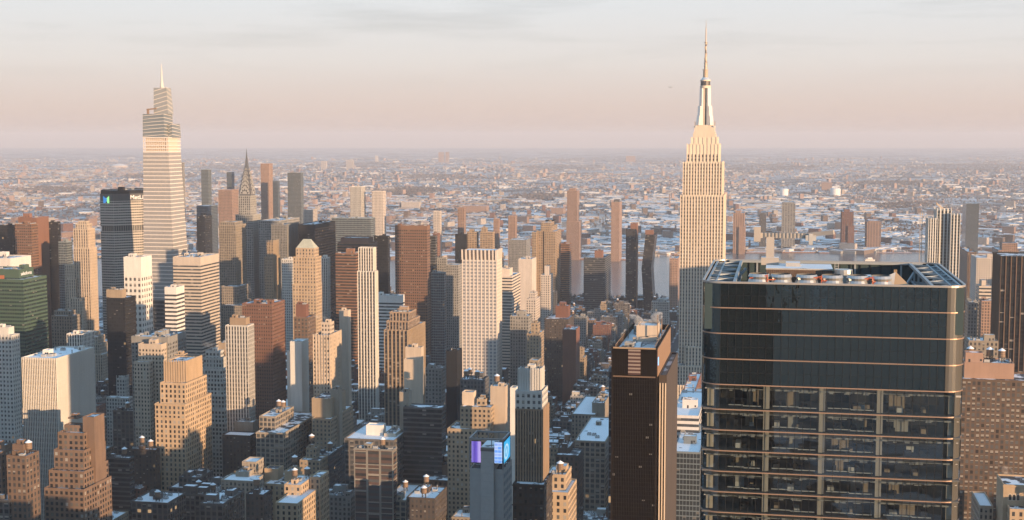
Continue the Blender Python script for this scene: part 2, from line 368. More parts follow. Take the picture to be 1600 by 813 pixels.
# ---------------------------------------------------------------- one measured building
def glass_pane_mat():
    m = bpy.data.materials.new('window_glass'); m.use_nodes = True; nt = m.node_tree; b = nt.nodes['Principled BSDF']; N = nt.nodes.new; L = nt.links.new
    oi = N('ShaderNodeObjectInfo'); g = N('ShaderNodeNewGeometry'); a = N('ShaderNodeMath'); a.operation = 'ADD'; L(oi.outputs['Random'], a.inputs[0]); L(g.outputs['Random Per Island'], a.inputs[1])
    f = N('ShaderNodeMath'); f.operation = 'FRACT'; L(a.outputs[0], f.inputs[0])
    r = N('ShaderNodeValToRGB'); r.color_ramp.interpolation = 'CONSTANT'; e = r.color_ramp.elements
    e[0].position = 0; e[0].color = (.018, .02, .023, 1); e[1].position = .9; e[1].color = (.34, .32, .29, 1)
    for p, c in ((.35, (.03, .033, .037, 1)), (.6, (.055, .055, .055, 1)), (.74, (.13, .125, .115, 1))):
        k = e.new(p); k.color = c
    L(f.outputs[0], r.inputs[0]); L(r.outputs[0], b.inputs['Base Color']); b.inputs['Roughness'].default_value = .12
    return m
M_PANE = glass_pane_mat()
WIN = {}
def windows(root, x0, x1, y0, y1, z0, z1, style, side, budget, top_gap=1.2, visible_floors=60):
    """single windows on the two walls that face the camera; past the budget they join one mesh"""
    _, _, _, wx, wy, _, _, _, _, bay, fl = STY[style]
    rest = MB(); out = []
    def pane(w, h):
        k = (round(w, 1), round(h, 1))
        if k not in WIN:
            b = MB(); b.box(-k[0] / 2, k[0] / 2, -.06, 0, -k[1] / 2, k[1] / 2, M_PANE, bottom=True); WIN[k] = b.mesh('window')
        return WIN[k], k
    for f in ('front', 'side'):
        ln = x1 - x0 if f == 'front' else y1 - y0; nb = max(1, round(ln / bay)); bw = ln / nb
        me, (w, h) = pane(bw * wx, fl * wy)
        for j in range(min(visible_floors, int((z1 - z0 - top_gap) / fl))):
            z = z1 - top_gap - (j + .5) * fl
            for i in range(nb):
                t = (i + .5) * bw
                out.append((j, f, t, z, me, w, h))
    out.sort(key=lambda k: k[0])
    for (j, f, t, z, me, w, h) in out:
        if f == 'front': loc, rz = (x0 + t, y0, z), 0
        elif side == 'R': loc, rz = (x1, y0 + t, z), math.pi / 2
        else: loc, rz = (x0, y1 - t, z), -math.pi / 2
        if budget[0] > 0:
            budget[0] -= 1; link(me, 'window', root, loc, rz)
        else:
            x, y, _ = loc
            if f == 'front': rest.box(x - w / 2, x + w / 2, y - .06, y, z - h / 2, z + h / 2, M_PANE, bottom=True)
            elif side == 'R': rest.box(x, x + .06, y - w / 2, y + w / 2, z - h / 2, z + h / 2, M_PANE, bottom=True)
            else: rest.box(x - .06, x, y - w / 2, y + w / 2, z - h / 2, z + h / 2, M_PANE, bottom=True)
    return rest

def piers(b, x0, x1, y0, y1, z0, z1, n, pw, pd, mat, side='R', ends=True):
    """projecting vertical piers on the front and the visible side, part of the wall"""
    for f in ('front', 'side'):
        ln = x1 - x0 if f == 'front' else y1 - y0
        k = n if f == 'front' else max(2, round(n * ln / (x1 - x0)))
        for i in range(k + 1):
            t = i * ln / k
            a, c = max(0, t - pw / 2), min(ln, t + pw / 2)
            if f == 'front': b.box(x0 + a, x0 + c, y0 - pd, y0, z0, z1, mat)
            elif side == 'R': b.box(x1, x1 + pd, y0 + a, y0 + c, z0, z1, mat)
            else: b.box(x0 - pd, x0, y0 + a, y0 + c, z0, z1, mat)

SEED = [0]
def hero(name, cat, short, label, style, boxes, side='R', snow=1, n=2, tanks=-1, win=False, group=None, blank=0.0, trim=None, register=True):
    SEED[0] += 1; rng = random.Random(SEED[0] * 7919)
    if tanks == -1: tanks = None if name in ('loft_building',) else 0
    P = []
    for bx in boxes:
        o = bx[5] if len(bx) > 5 else {}
        P.append((place(*bx[:5], side=o.get('side', side), L=o.get('L')), o))
    v0, v1, u0, u1, H = P[0][0]
    root = thing(name, label, cat, from_uv((v0 + v1) / 2, (u0 + u1) / 2), group=group)
    ov, ou = (v0 + v1) / 2, (u0 + u1) / 2
    b = MB(); budget = [100]; rest = MB(); locs = []
    for i, ((a, c, d, e, h), o) in enumerate(P):
        st = o.get('style', style); S = STY[st]; bay, fl = o.get('bay', S[9]), o.get('fl', S[10])
        x0, x1, y0, y1 = a - ov, c - ov, d - ou, e - ou
        z0 = o.get('z0', 0.0)
        if o.get('piers'): bay = (c - a) / o['piers'][0]
        if 'zt' in o: z0 = at(bx[1], o['zt'], bx[4]).z
        fm = facade(st, o.get('plain', False) or (win and not o.get('tex'))); bm = facade(st, True)
        b.tower(x0, x1, y0, y1, z0, h, fm, bay, fl, bm, blank=o.get('blank', blank), blankmat=bm)
        if o.get('piers'): k = o['piers']; piers(b, x0, x1, y0, y1, z0, h + k[3], k[0], k[1], k[2], facade(o.get('pierstyle', st), True), o.get('side', side))
        if o.get('ledge', trim):                                        # cornice courses standing proud of the wall
            for zz in (h - 1.2, h - o.get('course', 12)):
                b.box(x0 - .45, x1 + .45, y0 - .45, y0, zz, zz + .7, bm, bottom=True)
                if o.get('side', side) == 'R': b.box(x1, x1 + .45, y0, y1, zz, zz + .7, bm, bottom=True)
                else: b.box(x0 - .45, x0, y0, y1, zz, zz + .7, bm, bottom=True)
        r = MB(); z = h - .9
        r.poly([(x0 + .5, y0 + .5, z), (x1 - .5, y0 + .5, z), (x1 - .5, y1 - .5, z), (x0 + .5, y1 - .5, z)], SNOW[o.get('snow', snow)]); r.obj('roof', root)
        FOOT.append((a, c, d, e, h)); locs.append((x0, x1, y0, y1, h))
        if o.get('n', n if i == len(P) - 1 else 0): clutter(root, rng, x0, x1, y0, y1, z, st, o.get('n', n), o.get('tanks', tanks))
        if win and not o.get('plain') and not o.get('tex'):
            low = max([q[4] for k, q in enumerate(locs[:-1]) if q[4] < h] + [0]) if False else 0
            rr = windows(root, x0, x1, y0, y1, max(0, h - o.get('show', 90)), h, st, o.get('side', side), budget, top_gap=max(1.2, o.get('blank', blank)))
            k = len(rest.v); rest.v += rr.v; rest.f += [tuple(q + k for q in f) for f in rr.f]; rest.m += [rest.mi(M_PANE)] * len(rr.f); rest.uv += rr.uv
    b.obj('wall', root)
    if rest.f: rest.obj('window', root)['kind'] = 'stuff'
    xs = boxes[0]
    if register: HEROES.append((short, min(x[0] for x in boxes), max(x[2] for x in boxes), min(x[3] for x in boxes), xs[4], root))
    return root, locs, (ov, ou)

def B(*a): return a
T, S_ = 'office_tower', 'office tower'
def build_heroes():
    h = hero
    # --- left side
    r, l, o = h('glass_tower', 'office tower', 'green glass tower', 'green glass tower with white lettering and a lower roof step at the left edge', 'green',
      [(-60, 36, 73, 437, 1400, dict(blank=2)), (-60, 30, 52, 421, 1412, dict(blank=8))], n=3)
    x0, x1, y0, y1, hh = l[1]
    sign_text('salesforce', r, (x1 + .25, y0 + 2.5, hh - 6.6), 5.2, 'sign_lettering', math.pi / 2)
    b = MB(); b.box(x1 - 26, x1 - 17, y0 - .3, y0, hh - 10.5, hh - 6.5, principled('orange_panel', (.35, .12, .05), .6)); b.obj('sign_panel', r)
    h('office_building', 'office building', 'white banded block', 'white banded office block with blank upper wall behind the green glass tower', 'ribbonwhite', [(-60, 16, 64, 404, 1480, dict(blank=14, L=42))], n=4, tanks=1)
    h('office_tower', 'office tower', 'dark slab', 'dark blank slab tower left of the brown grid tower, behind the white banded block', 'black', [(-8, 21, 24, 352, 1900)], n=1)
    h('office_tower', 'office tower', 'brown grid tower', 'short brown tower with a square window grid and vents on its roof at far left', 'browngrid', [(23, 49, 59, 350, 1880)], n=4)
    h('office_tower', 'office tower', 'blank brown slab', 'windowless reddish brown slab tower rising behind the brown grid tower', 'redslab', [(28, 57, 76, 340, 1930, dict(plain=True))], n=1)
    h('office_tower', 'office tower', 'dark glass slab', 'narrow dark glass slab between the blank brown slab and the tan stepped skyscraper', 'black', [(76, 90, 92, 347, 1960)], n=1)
    h('office_building', 'office building', 'grey teal block', 'low grey teal office block left of the tan stepped skyscraper top', 'glass', [(91, 104, 113, 378, 1900)], n=1)
    h('office_building', 'office building', 'old grey terrace block', 'old grey stone block with stepped top at the foot of the tan stepped skyscraper', 'stone', [(80, 112, 126, 494, 1560), (84, 110, 118, 486, 1570)], n=2, snow=1)
    h('office_building', 'office building', 'pale ribbed block', 'pale ribbed low block right behind the white striped tower roof', 'stripwhite', [(104, 128, 147, 522, 1280)], n=2)
    h('skyscraper', 'skyscraper', 'tan stepped skyscraper', 'tall tan art deco skyscraper with many setbacks and a crowned flat top', 'deco',
      [(115, 140, 151, 388, 1700, dict(piers=(7, .9, .5, .6))), (114.5, 137, 148, 358, 1706, dict(piers=(6, .9, .4, .8))), (118, 136, 144, 350, 1710, dict(z0=200)), (122, 135, 140, 346, 1714, dict(z0=200)),
       (101, 117, 120, 414, 1705), (104, 118, 122, 436, 1700), (110, 128, 140, 466, 1688), (110, 146, 156.5, 520, 1680), (122, 152, 164, 526, 1672), (126, 156, 171, 538, 1666), (128, 160, 179, 554, 1660)], n=1, snow=1)
    h('office_tower', 'office tower', 'blank white tower', 'white blank walled tower dotted with small windows, just left of the tallest tapering tower', 'white', [(193, 220, 237, 402, 1550, dict(blank=22, bay=5.5, fl=6.5))], n=2)
    h('office_tower', 'office tower', 'tan ribbon tower', 'boxy tan office tower with horizontal window ribbons in front of the tallest tapering tower', 'ribbon', [(270, 313, 342, 402, 1600, dict(blank=9))], n=4)
    h('office_building', 'office building', 'small ribbon block', 'small square brown block with white window ribbons before the tan ribbon tower', 'ribbonwhite', [(257, 275, 288, 449, 1300, dict(blank=6))], n=2)
    h('office_tower', 'office tower', 'dark glass tower', 'dark glass mid rise with a tan top below the blank white tower', 'black', [(166, 195, 212, 466, 1450), (166, 190, 197, 453, 1456, dict(style='buff', plain=True))], n=3)
    h('skyscraper', 'skyscraper', 'gothic tan tower', 'massive tan stone tower with lit top edge left of the needle spired tower', 'stone', [(342, 368, 384, 352, 1950, dict(piers=(9, .8, .4, .3), ledge=1)), (344, 367, 379, 347, 1956, dict(z0=190)), (344, 372, 392, 448, 1925), (346, 378, 402, 478, 1905)], n=3, trim=0)
    h('office_tower', 'office tower', 'red brown slab', 'red brown brick slab with small windows and a roof box, half in shadow', 'redslab', [(378, 425, 445, 475, 1330)], n=4)
    h('office_tower', 'office tower', 'white ribbed block', 'white vertically ribbed block with an ochre box on its roof', 'stripwhite', [(352, 387, 397, 509, 1150), (359, 384, 390, 497, 1156, dict(style='balcony', plain=True, z0=150))], n=1, win=False)
    h('office_tower', 'office tower', 'white wedding cake tower', 'grey white stepped tower narrowing like a wedding cake, right of the tan twin shafts', 'whiteold',
      [(305, 352, 385, 660, 1170), (309, 351, 381, 640, 1175), (311, 350.5, 377, 617, 1180), (313, 349.5, 372, 597, 1185), (315, 348, 367, 577, 1190), (318, 346, 361, 560, 1195, dict(piers=(7, .6, .35, .6))), (321, 343, 350, 549, 1200)], n=3, win=True)
    h('office_building', 'office building', 'brown topped block', 'grey brown block with lit orange side piers behind the white wedding cake tower', 'stripbrown', [(338, 362, 378, 548, 1210), (341, 361, 372, 536, 1215, dict(style='buff', plain=True, z0=130))], n=2)
    h('office_tower', 'office tower', 'tan crowned tower', 'sunlit tan tower with fluted crown and shoulders, the taller front shaft of the tan pair', 'tan',
      [(242, 289, 330, 632, 1098, dict(ledge=1)), (250, 290, 323, 599, 1103), (256, 291, 315, 566, 1110, dict(plain=True, piers=(9, 1.1, .6, 1.2))), (272, 287, 293, 554, 1120, dict(plain=True, z0=150))], n=1, tanks=0, win=True)
    h('office_tower', 'office tower', 'tan flat topped tower', 'tan flat topped tower with snow on its roof behind the tan crowned tower', 'cream',
      [(209, 233, 243, 566, 1174), (216, 252, 285, 538, 1180, dict(blank=4))], n=3, win=True)
    r, l, o = h('office_tower', 'office tower', 'white striped tower', 'slab tower with close white vertical fins and a snow covered roof at left', 'stripwhite', [(34, 88, 146, 560, 960, dict(piers=(20, .42, .5, 0), blank=1.4))], n=5, snow=0)
    h('loft_building', 'loft building', 'stepped brown tower', 'stepped brown brick tower with a blank lit shaft, nearest at lower left', 'brown',
      [(69, 131, 174, 765, 885), (76, 131, 169, 737, 890), (84, 131, 165, 704, 895), (90, 131, 160, 677, 900), (100, 129, 136, 665, 907), (129, 147, 155, 652, 903, dict(plain=True, L=14)), (106, 121, 126, 653, 913, dict(plain=True, z0=140))], n=2, win=True)
    h('loft_building', 'loft building', 'dark brown corner block', 'dark brown brick building with orange lit roof boxes at the lower left corner', 'brown', [(10, 40, 61, 713, 800, dict(n=2)), (19, 36, 44, 695, 806, dict(plain=True, z0=120))], n=1)
    h('loft_building', 'loft building', 'lit brick penthouse block', 'brown brick block with lit penthouse at the left edge beside the dark brown block', 'brown', [(-30, 2, 18, 706, 812), (-20, 8, 14, 696, 818, dict(plain=True, z0=120))], n=1)
    h('loft_building', 'loft building', 'snowy corner loft', 'low loft with white cornice and thick roof snow in the bottom left corner', 'loftdark', [(-40, 14, 48, 782, 800, dict(ledge=1))], n=2, snow=0)
    h('office_tower', 'office tower', 'white shaft', 'white stone shaft with narrow windows and tan cap at the left edge', 'white', [(-25, 18, 30, 524, 1100, dict(piers=(8, .7, .4, 0))), (-15, 13, 22, 512, 1106, dict(plain=True, z0=150))], n=1)
    h('loft_building', 'loft building', 'dark arcade block', 'dark old block with tall arched top windows below the white shaft', 'loftdark', [(7, 30, 38, 640, 1250, dict(ledge=1)), (2, 33, 46, 668, 1180)], n=2)
    h('office_building', 'office building', 'white gothic turret', 'white gothic building with a pinnacled turret left of the tan flat topped tower', 'whiteold', [(166, 200, 207, 622, 1330), (182, 195, 201, 592, 1345, dict(piers=(3, .8, .4, 3.2)))], n=2)
    h('office_building', 'office building', 'grey podium block', 'broad grey block with plant on its roof behind the tan flat topped tower', 'grey', [(205, 262, 291, 527, 1190, dict(blank=5))], n=6)
    h('loft_building', 'loft building', 'ornate dark block', 'ornate dark block with banded floors between the stepped brown tower and tan pair', 'loftdark', [(176, 208, 213, 642, 1210, dict(ledge=1))], n=3)
    h('loft_building', 'loft building', 'teal dark block', 'dark teal office block with snowy roof right of the stepped brown tower', 'ribbondark', [(166, 202, 206, 716, 1060)], n=2, snow=0)
    h('loft_building', 'loft building', 'dark brick block', 'dark brick block left of the foot of the tan crowned tower', 'darkbrown', [(200, 243, 248, 703, 1085)], n=3)
    # --- middle distance
    h('skyscraper', 'skyscraper', 'black glass tower', 'black glass tower with flat roof behind the tan pyramid topped tower', 'black', [(466, 492, 526, 351, 1900, dict(blank=5))], n=2)
    h('skyscraper', 'skyscraper', 'grey finned tower', 'dark grey tower with stone fins along its top left of the black glass tower', 'grey', [(424, 448, 467, 352, 1915, dict(piers=(10, .9, .6, 1.6)))], n=2)
    h('office_building', 'office building', 'flat grey block', 'long flat grey block beside the needle spired tower', 'grey', [(404, 436, 472, 345, 2060)], n=3)
    h('skyscraper', 'skyscraper', 'narrow crowned tower', 'narrow brown tower with a spiky lit crown, right face glowing orange', 'buff', [(413, 426, 438, 402, 1650, dict(piers=(5, .8, .4, 1))), (417, 427, 435, 379, 1656, dict(piers=(4, .7, .5, 2.5), z0=150))], n=1, tanks=0)
    h('office_tower', 'office tower', 'grey white slab', 'thin grey white slab between the narrow crowned tower and the tan pyramid topped tower', 'white', [(440, 456, 461, 405, 1790)], n=1)
    r, l, o = h('skyscraper', 'skyscraper', 'pyramid topped tower', 'tan tower with arched windows and a pale green pyramid roof', 'tan', [(457, 494, 503, 445, 1636, dict(ledge=1)), (458, 493, 502, 402, 1640, dict(ledge=1)), (462, 491, 498, 388, 1646)], n=0)
    x0, x1, y0, y1, hh = l[2]; b = MB(); zt = at(478, 373.5, 1660).z
    a = [(x0 + .5, y0 + .5), (x1 - .5, y0 + .5), (x1 - .5, y1 - .5), (x0 + .5, y1 - .5)]; ii = 7
    c = [(x0 + ii, y0 + ii), (x1 - ii, y0 + ii), (x1 - ii, y1 - ii), (x0 + ii, y1 - ii)]
    b.ring(a, hh, zt, principled('pale_copper', (.42, .42, .33), .7, noise=.1), 3, 3, principled('pale_copper', (.42, .42, .33)), c); b.obj('pyramid_roof', r)
    h('office_tower', 'office tower', 'pale ribbed slab', 'pale ribbed slab half hidden right of the pyramid topped tower', 'stripwhite', [(500, 511, 516, 403, 1800)], n=1)
    h('office_tower', 'office tower', 'brown ribbon tower', 'brown ribbon windowed tower left of the slim white pinstriped tower', 'ribbonbrown', [(524, 556, 563, 396, 1750)], n=3)
    h('office_tower', 'office tower', 'broad brown tower', 'broad dark brown tower with an orange box on top behind the brown ribbon tower', 'ribbonbrown', [(527, 576, 590, 380, 1850), (532, 575, 583, 372, 1860, dict(style='redslab', plain=True, z0=180))], n=0)
    h('skyscraper', 'skyscraper', 'pinstriped tower', 'very slim white tower with vertical pinstripes and a sunlit flat top', 'stripwhite', [(560, 583, 587, 387, 1515, dict(piers=(6, .8, .7, 0))), (558.5, 586, 590, 424, 1507, dict(piers=(6, .8, .7, 0)))], n=0)
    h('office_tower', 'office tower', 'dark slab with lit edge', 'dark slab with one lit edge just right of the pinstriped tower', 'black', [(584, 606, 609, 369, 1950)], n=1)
    h('skyscraper', 'skyscraper', 'brown gridded tower', 'tall brown tower with a square window grid and shaded lower half at centre', 'browngrid', [(617, 667, 672, 353, 1850, dict(blank=5))], n=3)
    h('office_tower', 'office tower', 'dark rear tower', 'dark tower standing behind the right edge of the brown gridded tower', 'ribbondark', [(655, 680, 683, 369, 1930)], n=1)
    r, l, o = h('skyscraper', 'skyscraper', 'white grid tower', 'tall white tower with a bright grid of square windows and a flared fin crown', 'grid', [(722, 776, 784, 407, 1480, dict(piers=(9, .9, .35, 0)))], n=0)
    x0, x1, y0, y1, hh = l[0]; b = MB(); zt = at(776, 391, 1480).z; pm = facade('grid', True)
    b.ring([(x0 + 1.6, y0 + 1.6), (x1 - 1.6, y0 + 1.6), (x1 - 1.6, y1 - 1.6), (x0 + 1.6, y1 - 1.6)], hh - .9, zt - .5, principled('crown_wall', (.33, .26, .21), .8), 3, 3)
    for i in range(10):
        t = x0 + (x1 - x0) * i / 9; w = .75
        b.poly([(t - w, y0, hh), (t + w, y0, hh), (t + w, y0 - .9, zt), (t - w, y0 - .9, zt)], pm); b.poly([(t + w, y0, hh), (t + w, y0 + 1.6, hh), (t + w, y0 + 1.6, zt), (t + w, y0 - .9, zt)], pm)
        b.poly([(t - w, y0 + 1.6, hh), (t - w, y0, hh), (t - w, y0 - .9, zt), (t - w, y0 + 1.6, zt)], pm)
        b.poly([(t - w, y0 - .9, zt), (t + w, y0 - .9, zt), (t + w, y0 + 1.6, zt), (t - w, y0 + 1.6, zt)], pm)
    for i in range(8):
        t = y0 + (y1 - y0) * i / 7; w = .75
        b.poly([(x1, t - w, hh), (x1, t + w, hh), (x1 + .9, t + w, zt), (x1 + .9, t - w, zt)], pm); b.poly([(x1, t - w, hh), (x1 + .9, t - w, zt), (x1 - 1.6, t - w, zt), (x1 - 1.6, t - w, hh)], pm)
        b.poly([(x1 + .9, t - w, zt), (x1 + .9, t + w, zt), (x1 - 1.6, t + w, zt), (x1 - 1.6, t - w, zt)], pm)
    b.obj('crown', r); b = MB(); b.poly([(x0 + 2, y0 + 2, zt - 1), (x1 - 2, y0 + 2, zt - 1), (x1 - 2, y1 - 2, zt - 1), (x0 + 2, y1 - 2, zt - 1)], SNOW[0]); b.obj('roof', r)
    h('office_tower', 'office tower', 'orange piered block', 'brown office block with orange lit piers and stepped top right of the pinstriped tower', 'stripbrown', [(600, 637, 664, 516, 1300, dict(piers=(6, 1.2, .5, 0), pierstyle='buff')), (604, 638, 656, 502, 1306, dict(ledge=1)), (609, 639, 650, 488, 1312, dict(ledge=1))], n=3)
    h('apartment_tower', 'apartment tower', 'blank tan slab', 'tall windowless tan slab with rooftop tanks in front of the orange piered block', 'cream', [(631, 657, 660.5, 562, 1095, dict(plain=True)), (633, 658, 660.5, 543, 1100, dict(plain=True, z0=120))], n=1, tanks=3)
    h('apartment_tower', 'apartment tower', 'cream balcony tower', 'cream apartment tower with corner balconies and a two step penthouse left of centre', 'cream', [(489, 515, 533, 524, 1150, dict(piers=(6, .7, .5, .6))), (502, 516, 522, 504, 1160, dict(z0=130))], n=1, win=True)
    h('apartment_tower', 'apartment tower', 'white grey slab', 'plain white and grey slab with open roof frame left of the cream balcony tower', 'white', [(453, 471, 482, 534, 1170, dict(plain=True)), (448, 454, 456, 549, 1176, dict(plain=True))], n=2)
    h('hotel', 'hotel', 'brown hotel', 'brown brick hotel with lit upper windows behind the white grey slab', 'brown', [(459, 481, 493, 496, 1350, dict(ledge=1)), (462, 478, 480, 476, 1358, dict(style='red', plain=True, z0=140))], n=2)
    h('apartment_tower', 'apartment tower', 'tan rear shaft', 'slender tan shaft with rooftop tank right of the brown hotel', 'cream', [(530, 544, 548, 485, 1420, dict(plain=True))], n=1, tanks=1)
    h('office_building', 'office building', 'white banded slab', 'low white banded slab just right of the pinstriped tower foot', 'ribbonwhite', [(588, 627, 632, 462, 1620, dict(blank=8))], n=2)
    h('apartment_tower', 'apartment tower', 'narrow glass tower', 'narrow pale glass tower left of the white grid tower', 'glass', [(674, 694, 697, 426, 1700)], n=2)
    h('apartment_tower', 'apartment tower', 'grey apartment slab', 'grey apartment slab between the narrow glass tower and white grid tower', 'grey', [(697, 716, 722, 414, 1900), (680, 697, 699, 403, 1960)], n=2)
    h('office_tower', 'office tower', 'black box tower', 'black box tower left of the brown balcony pair, above the white grid tower', 'black', [(711, 729, 730, 366, 2300)], n=1)
    h('apartment_tower', 'apartment tower', 'left balcony tower', 'left one of the brown balcony pair behind the white grid tower', 'balcony', [(729, 745, 748, 363, 2320)], n=1)
    h('apartment_tower', 'apartment tower', 'right balcony tower', 'right taller one of the brown balcony pair behind the white grid tower', 'balcony', [(750, 770, 773, 363, 2310), (752, 760, 762, 356, 2314)], n=1)
    h('apartment_tower', 'apartment tower', 'tan rear slab', 'tan slab peeking out right behind the white grid tower', 'balcony', [(772, 783, 787, 396, 2200)], n=1)
    h('office_tower', 'office tower', 'beige louvred tower', 'beige tower with horizontal window slots right of the white grid tower', 'ribbon', [(777, 800, 813, 432, 1750), (781, 796, 801, 420, 1756, dict(plain=True, z0=140))], n=1)
    h('apartment_tower', 'apartment tower', 'blank grey tower', 'blank pale grey tower with lit top above the river bank', 'pale', [(810, 831, 838, 405, 2150, dict(plain=True))], n=1)
    h('apartment_tower', 'apartment tower', 'clustered brown tower', 'brown tower of clustered rounded shafts with balconies beside the river', 'balcony', [(831, 838, 842, 363, 2480), (838, 848, 852, 361, 2490), (845, 862, 871, 354, 2500), (850, 868, 877, 362, 2485), (846, 860, 866, 348, 2510)], n=1)
    h('office_tower', 'office tower', 'dark far cap tower', 'small dark tower top behind the clustered brown tower', 'black', [(852, 866, 868, 344, 2600)], n=0)
    h('apartment_tower', 'apartment tower', 'dark ribbon tower', 'dark red ribbon windowed tower right of the clustered brown tower', 'ribbonbrown', [(876, 890, 893, 381, 2520)], n=1)
    h('apartment_building', 'apartment building', 'pale block', 'pale stone block with stepped roof below the blank grey tower', 'pale', [(822, 837, 844, 468, 1700), (826, 836, 840, 458, 1706)], n=2)
    h('apartment_tower', 'apartment tower', 'thin cream tower', 'thin cream tower with a taller core below the clustered brown tower', 'pale', [(845, 859, 864, 430, 1900), (851, 857, 860, 416, 1905, dict(plain=True))], n=1)
    h('apartment_tower', 'apartment tower', 'dark oval tower', 'broad dark ribbon windowed tower with an orange box on top, by the river', 'ribbondark', [(912, 945, 958, 403, 2450), (929, 941, 943, 392, 2460, dict(style='redslab', plain=True))], n=1)
    h('apartment_tower', 'apartment tower', 'straight riverside tower', 'straight dark copper tower, left one of the two slim riverside towers', 'copper', [(978, 994, 997.5, 358, 2600), (985, 995, 997, 349, 2606, dict(style='redslab', plain=True))], n=0)
    bent_tower()
    h('apartment_tower', 'apartment tower', 'grey river slab', 'grey brown slab at the river left of the tallest spired skyscraper', 'pink', [(1046, 1059, 1063, 404, 2500)], n=1)
    h('apartment_building', 'apartment building', 'dark brick pair', 'dark brick block with lit roof box below the thin cream tower', 'darkbrown', [(851, 888, 897, 499, 1700), (868, 888, 891, 478, 1720, dict(style='red', plain=True))], n=2)
    h('apartment_building', 'apartment building', 'red blank block', 'plain red brick block with a windowless front right of the dark brick block', 'red', [(879, 900, 906, 515, 1620, dict(plain=True))], n=2)
    h('apartment_building', 'apartment building', 'grey balcony block', 'low grey framed block in front of the beige louvred tower', 'grey', [(797, 826, 831, 494, 1500)], n=2)
    h('apartment_building', 'apartment building', 'stepped buff block', 'buff stepped block with narrow upper tower left of the dark brick block', 'buff', [(823, 842, 850, 522, 1450), (830, 841, 844, 505, 1456)], n=1)
    h('apartment_tower', 'apartment tower', 'tall orange tower', 'tall orange brown tower on the far river bank with a stepped right side', 'pink', [(885, 905, 909, 346, 3700), (886, 902, 905.5, 298, 3710), (889, 898, 901, 295, 3716)], n=0)
    h('apartment_tower', 'apartment tower', 'slim pink tower', 'slim pink tower with dark cap on the far bank right of the tall orange tower', 'pink', [(955, 968, 972, 316, 3650), (959, 967, 969, 312, 3660, dict(style='darkgrey'))], n=0)
    # --- near middle: the garment lofts
    r, l, o = h('skyscraper', 'skyscraper', 'white crowned brown tower', 'brown piered tower with a white crown and orange lit side, front centre', 'stripbrown',
      [(801, 850, 863, 758, 731, dict(ledge=1, style='darkbrown')), (805, 847, 857, 640, 740, dict(piers=(10, .9, .5, 0))), (805, 847, 856, 612, 741, dict(style='white', z0=150)), (809, 845, 850, 578, 747, dict(style='white', plain=True, piers=(9, .9, .4, .8), z0=160))], n=3)
    h('office_building', 'office building', 'green capped turret block', 'small grey turret with green copper cap behind the white crowned brown tower', 'stone', [(827, 841, 845, 563, 1000)], n=0)
    billboard_tower()
    h('loft_building', 'loft building', 'broad grey loft', 'broad grey stone loft building with a set back upper block and long window bands', 'loft', [(400, 443, 498, 677, 1080, dict(ledge=1)), (405, 430, 459, 651, 1098)], n=2)
    h('loft_building', 'loft building', 'dark brick loft', 'dark brick loft with snowy roof left of the broad grey loft', 'darkbrown', [(347, 391, 402, 681, 1120), (366, 395, 403, 660, 1140, dict(style='stone', plain=True))], n=2, snow=0)
    h('loft_building', 'loft building', 'buff blank fronted loft', 'buff brick loft with a blank front and stepped terraces below the cream balcony tower', 'buff', [(487, 517, 552, 655, 1112), (487, 516, 540, 623, 1120, dict(plain=True)), (516, 530, 533, 609, 1128, dict(style='stone', plain=True))], n=2)
    h('loft_building', 'loft building', 'brick framed loft', 'red brick loft framed in pale stone with arched gable in the lower middle', 'brickframe', [(553, 614, 620, 703, 985, dict(ledge=1))], n=3)
    h('loft_building', 'loft building', 'loft with white penthouses', 'grey loft with sunlit white penthouses behind the brick framed loft', 'loftdark', [(538, 616, 645, 688, 1030), (572, 598, 603, 665, 1050, dict(style='white', plain=True)), (600, 618, 632, 678, 1045, dict(style='cream', plain=True))], n=3, snow=0)
    h('office_building', 'office building', 'dark ledged block', 'dark office block with projecting floor ledges on every storey', 'ribbondark', [(630, 690, 697, 638, 1050), (624, 639, 644, 613, 1062, dict(style='stone', plain=True))], n=5)
    h('loft_building', 'loft building', 'tan terraced block', 'tan block with rounded terraces and penthouse behind the screen topped tower', 'buff', [(719, 767, 776, 637, 1000), (699, 764, 776, 672, 994), (722, 740, 744, 613, 1012, dict(style='cream', plain=True)), (745, 759, 764, 624, 1010)], n=2, win=True)
    h('loft_building', 'loft building', 'brown brick loft', 'brown brick loft with lit gable and snow left of the screen topped tower', 'brown', [(664, 719, 733, 752, 1030, dict(ledge=1)), (676, 703, 709, 727, 1050, dict(plain=True))], n=2)
    h('loft_building', 'loft building', 'fire escape block', 'dark brick block with roof boxes at the bottom edge left of the screen topped tower', 'darkbrown', [(635, 680, 698, 779, 935)], n=3, snow=0)
    h('loft_building', 'loft building', 'snow roofed corner loft', 'grey loft with a wide clean snow roof at the bottom, below the brick framed loft', 'loft', [(600, 634, 660, 782, 990)], n=1, snow=0)
    h('loft_building', 'loft building', 'orange terraced loft', 'orange lit terraced loft with snowy setbacks at the bottom, left of centre', 'tan', [(430, 465, 510, 787, 920, dict(snow=0)), (484, 500, 508, 746, 960, dict(L=20)), (444, 470, 492, 758, 945, dict(snow=0))], n=2, win=True)
    h('loft_building', 'loft building', 'lit penthouse loft', 'loft with orange lit stacked penthouses behind the orange terraced loft', 'tan', [(412, 445, 472, 757, 980), (413, 434, 443, 733, 995, dict(plain=True)), (444, 460, 470, 737, 990, dict(plain=True))], n=3)
    h('loft_building', 'loft building', 'dark chimney block', 'dark block with a thin chimney at the bottom edge left of the orange terraced loft', 'darkbrown', [(384, 412, 425, 773, 880)], n=2)
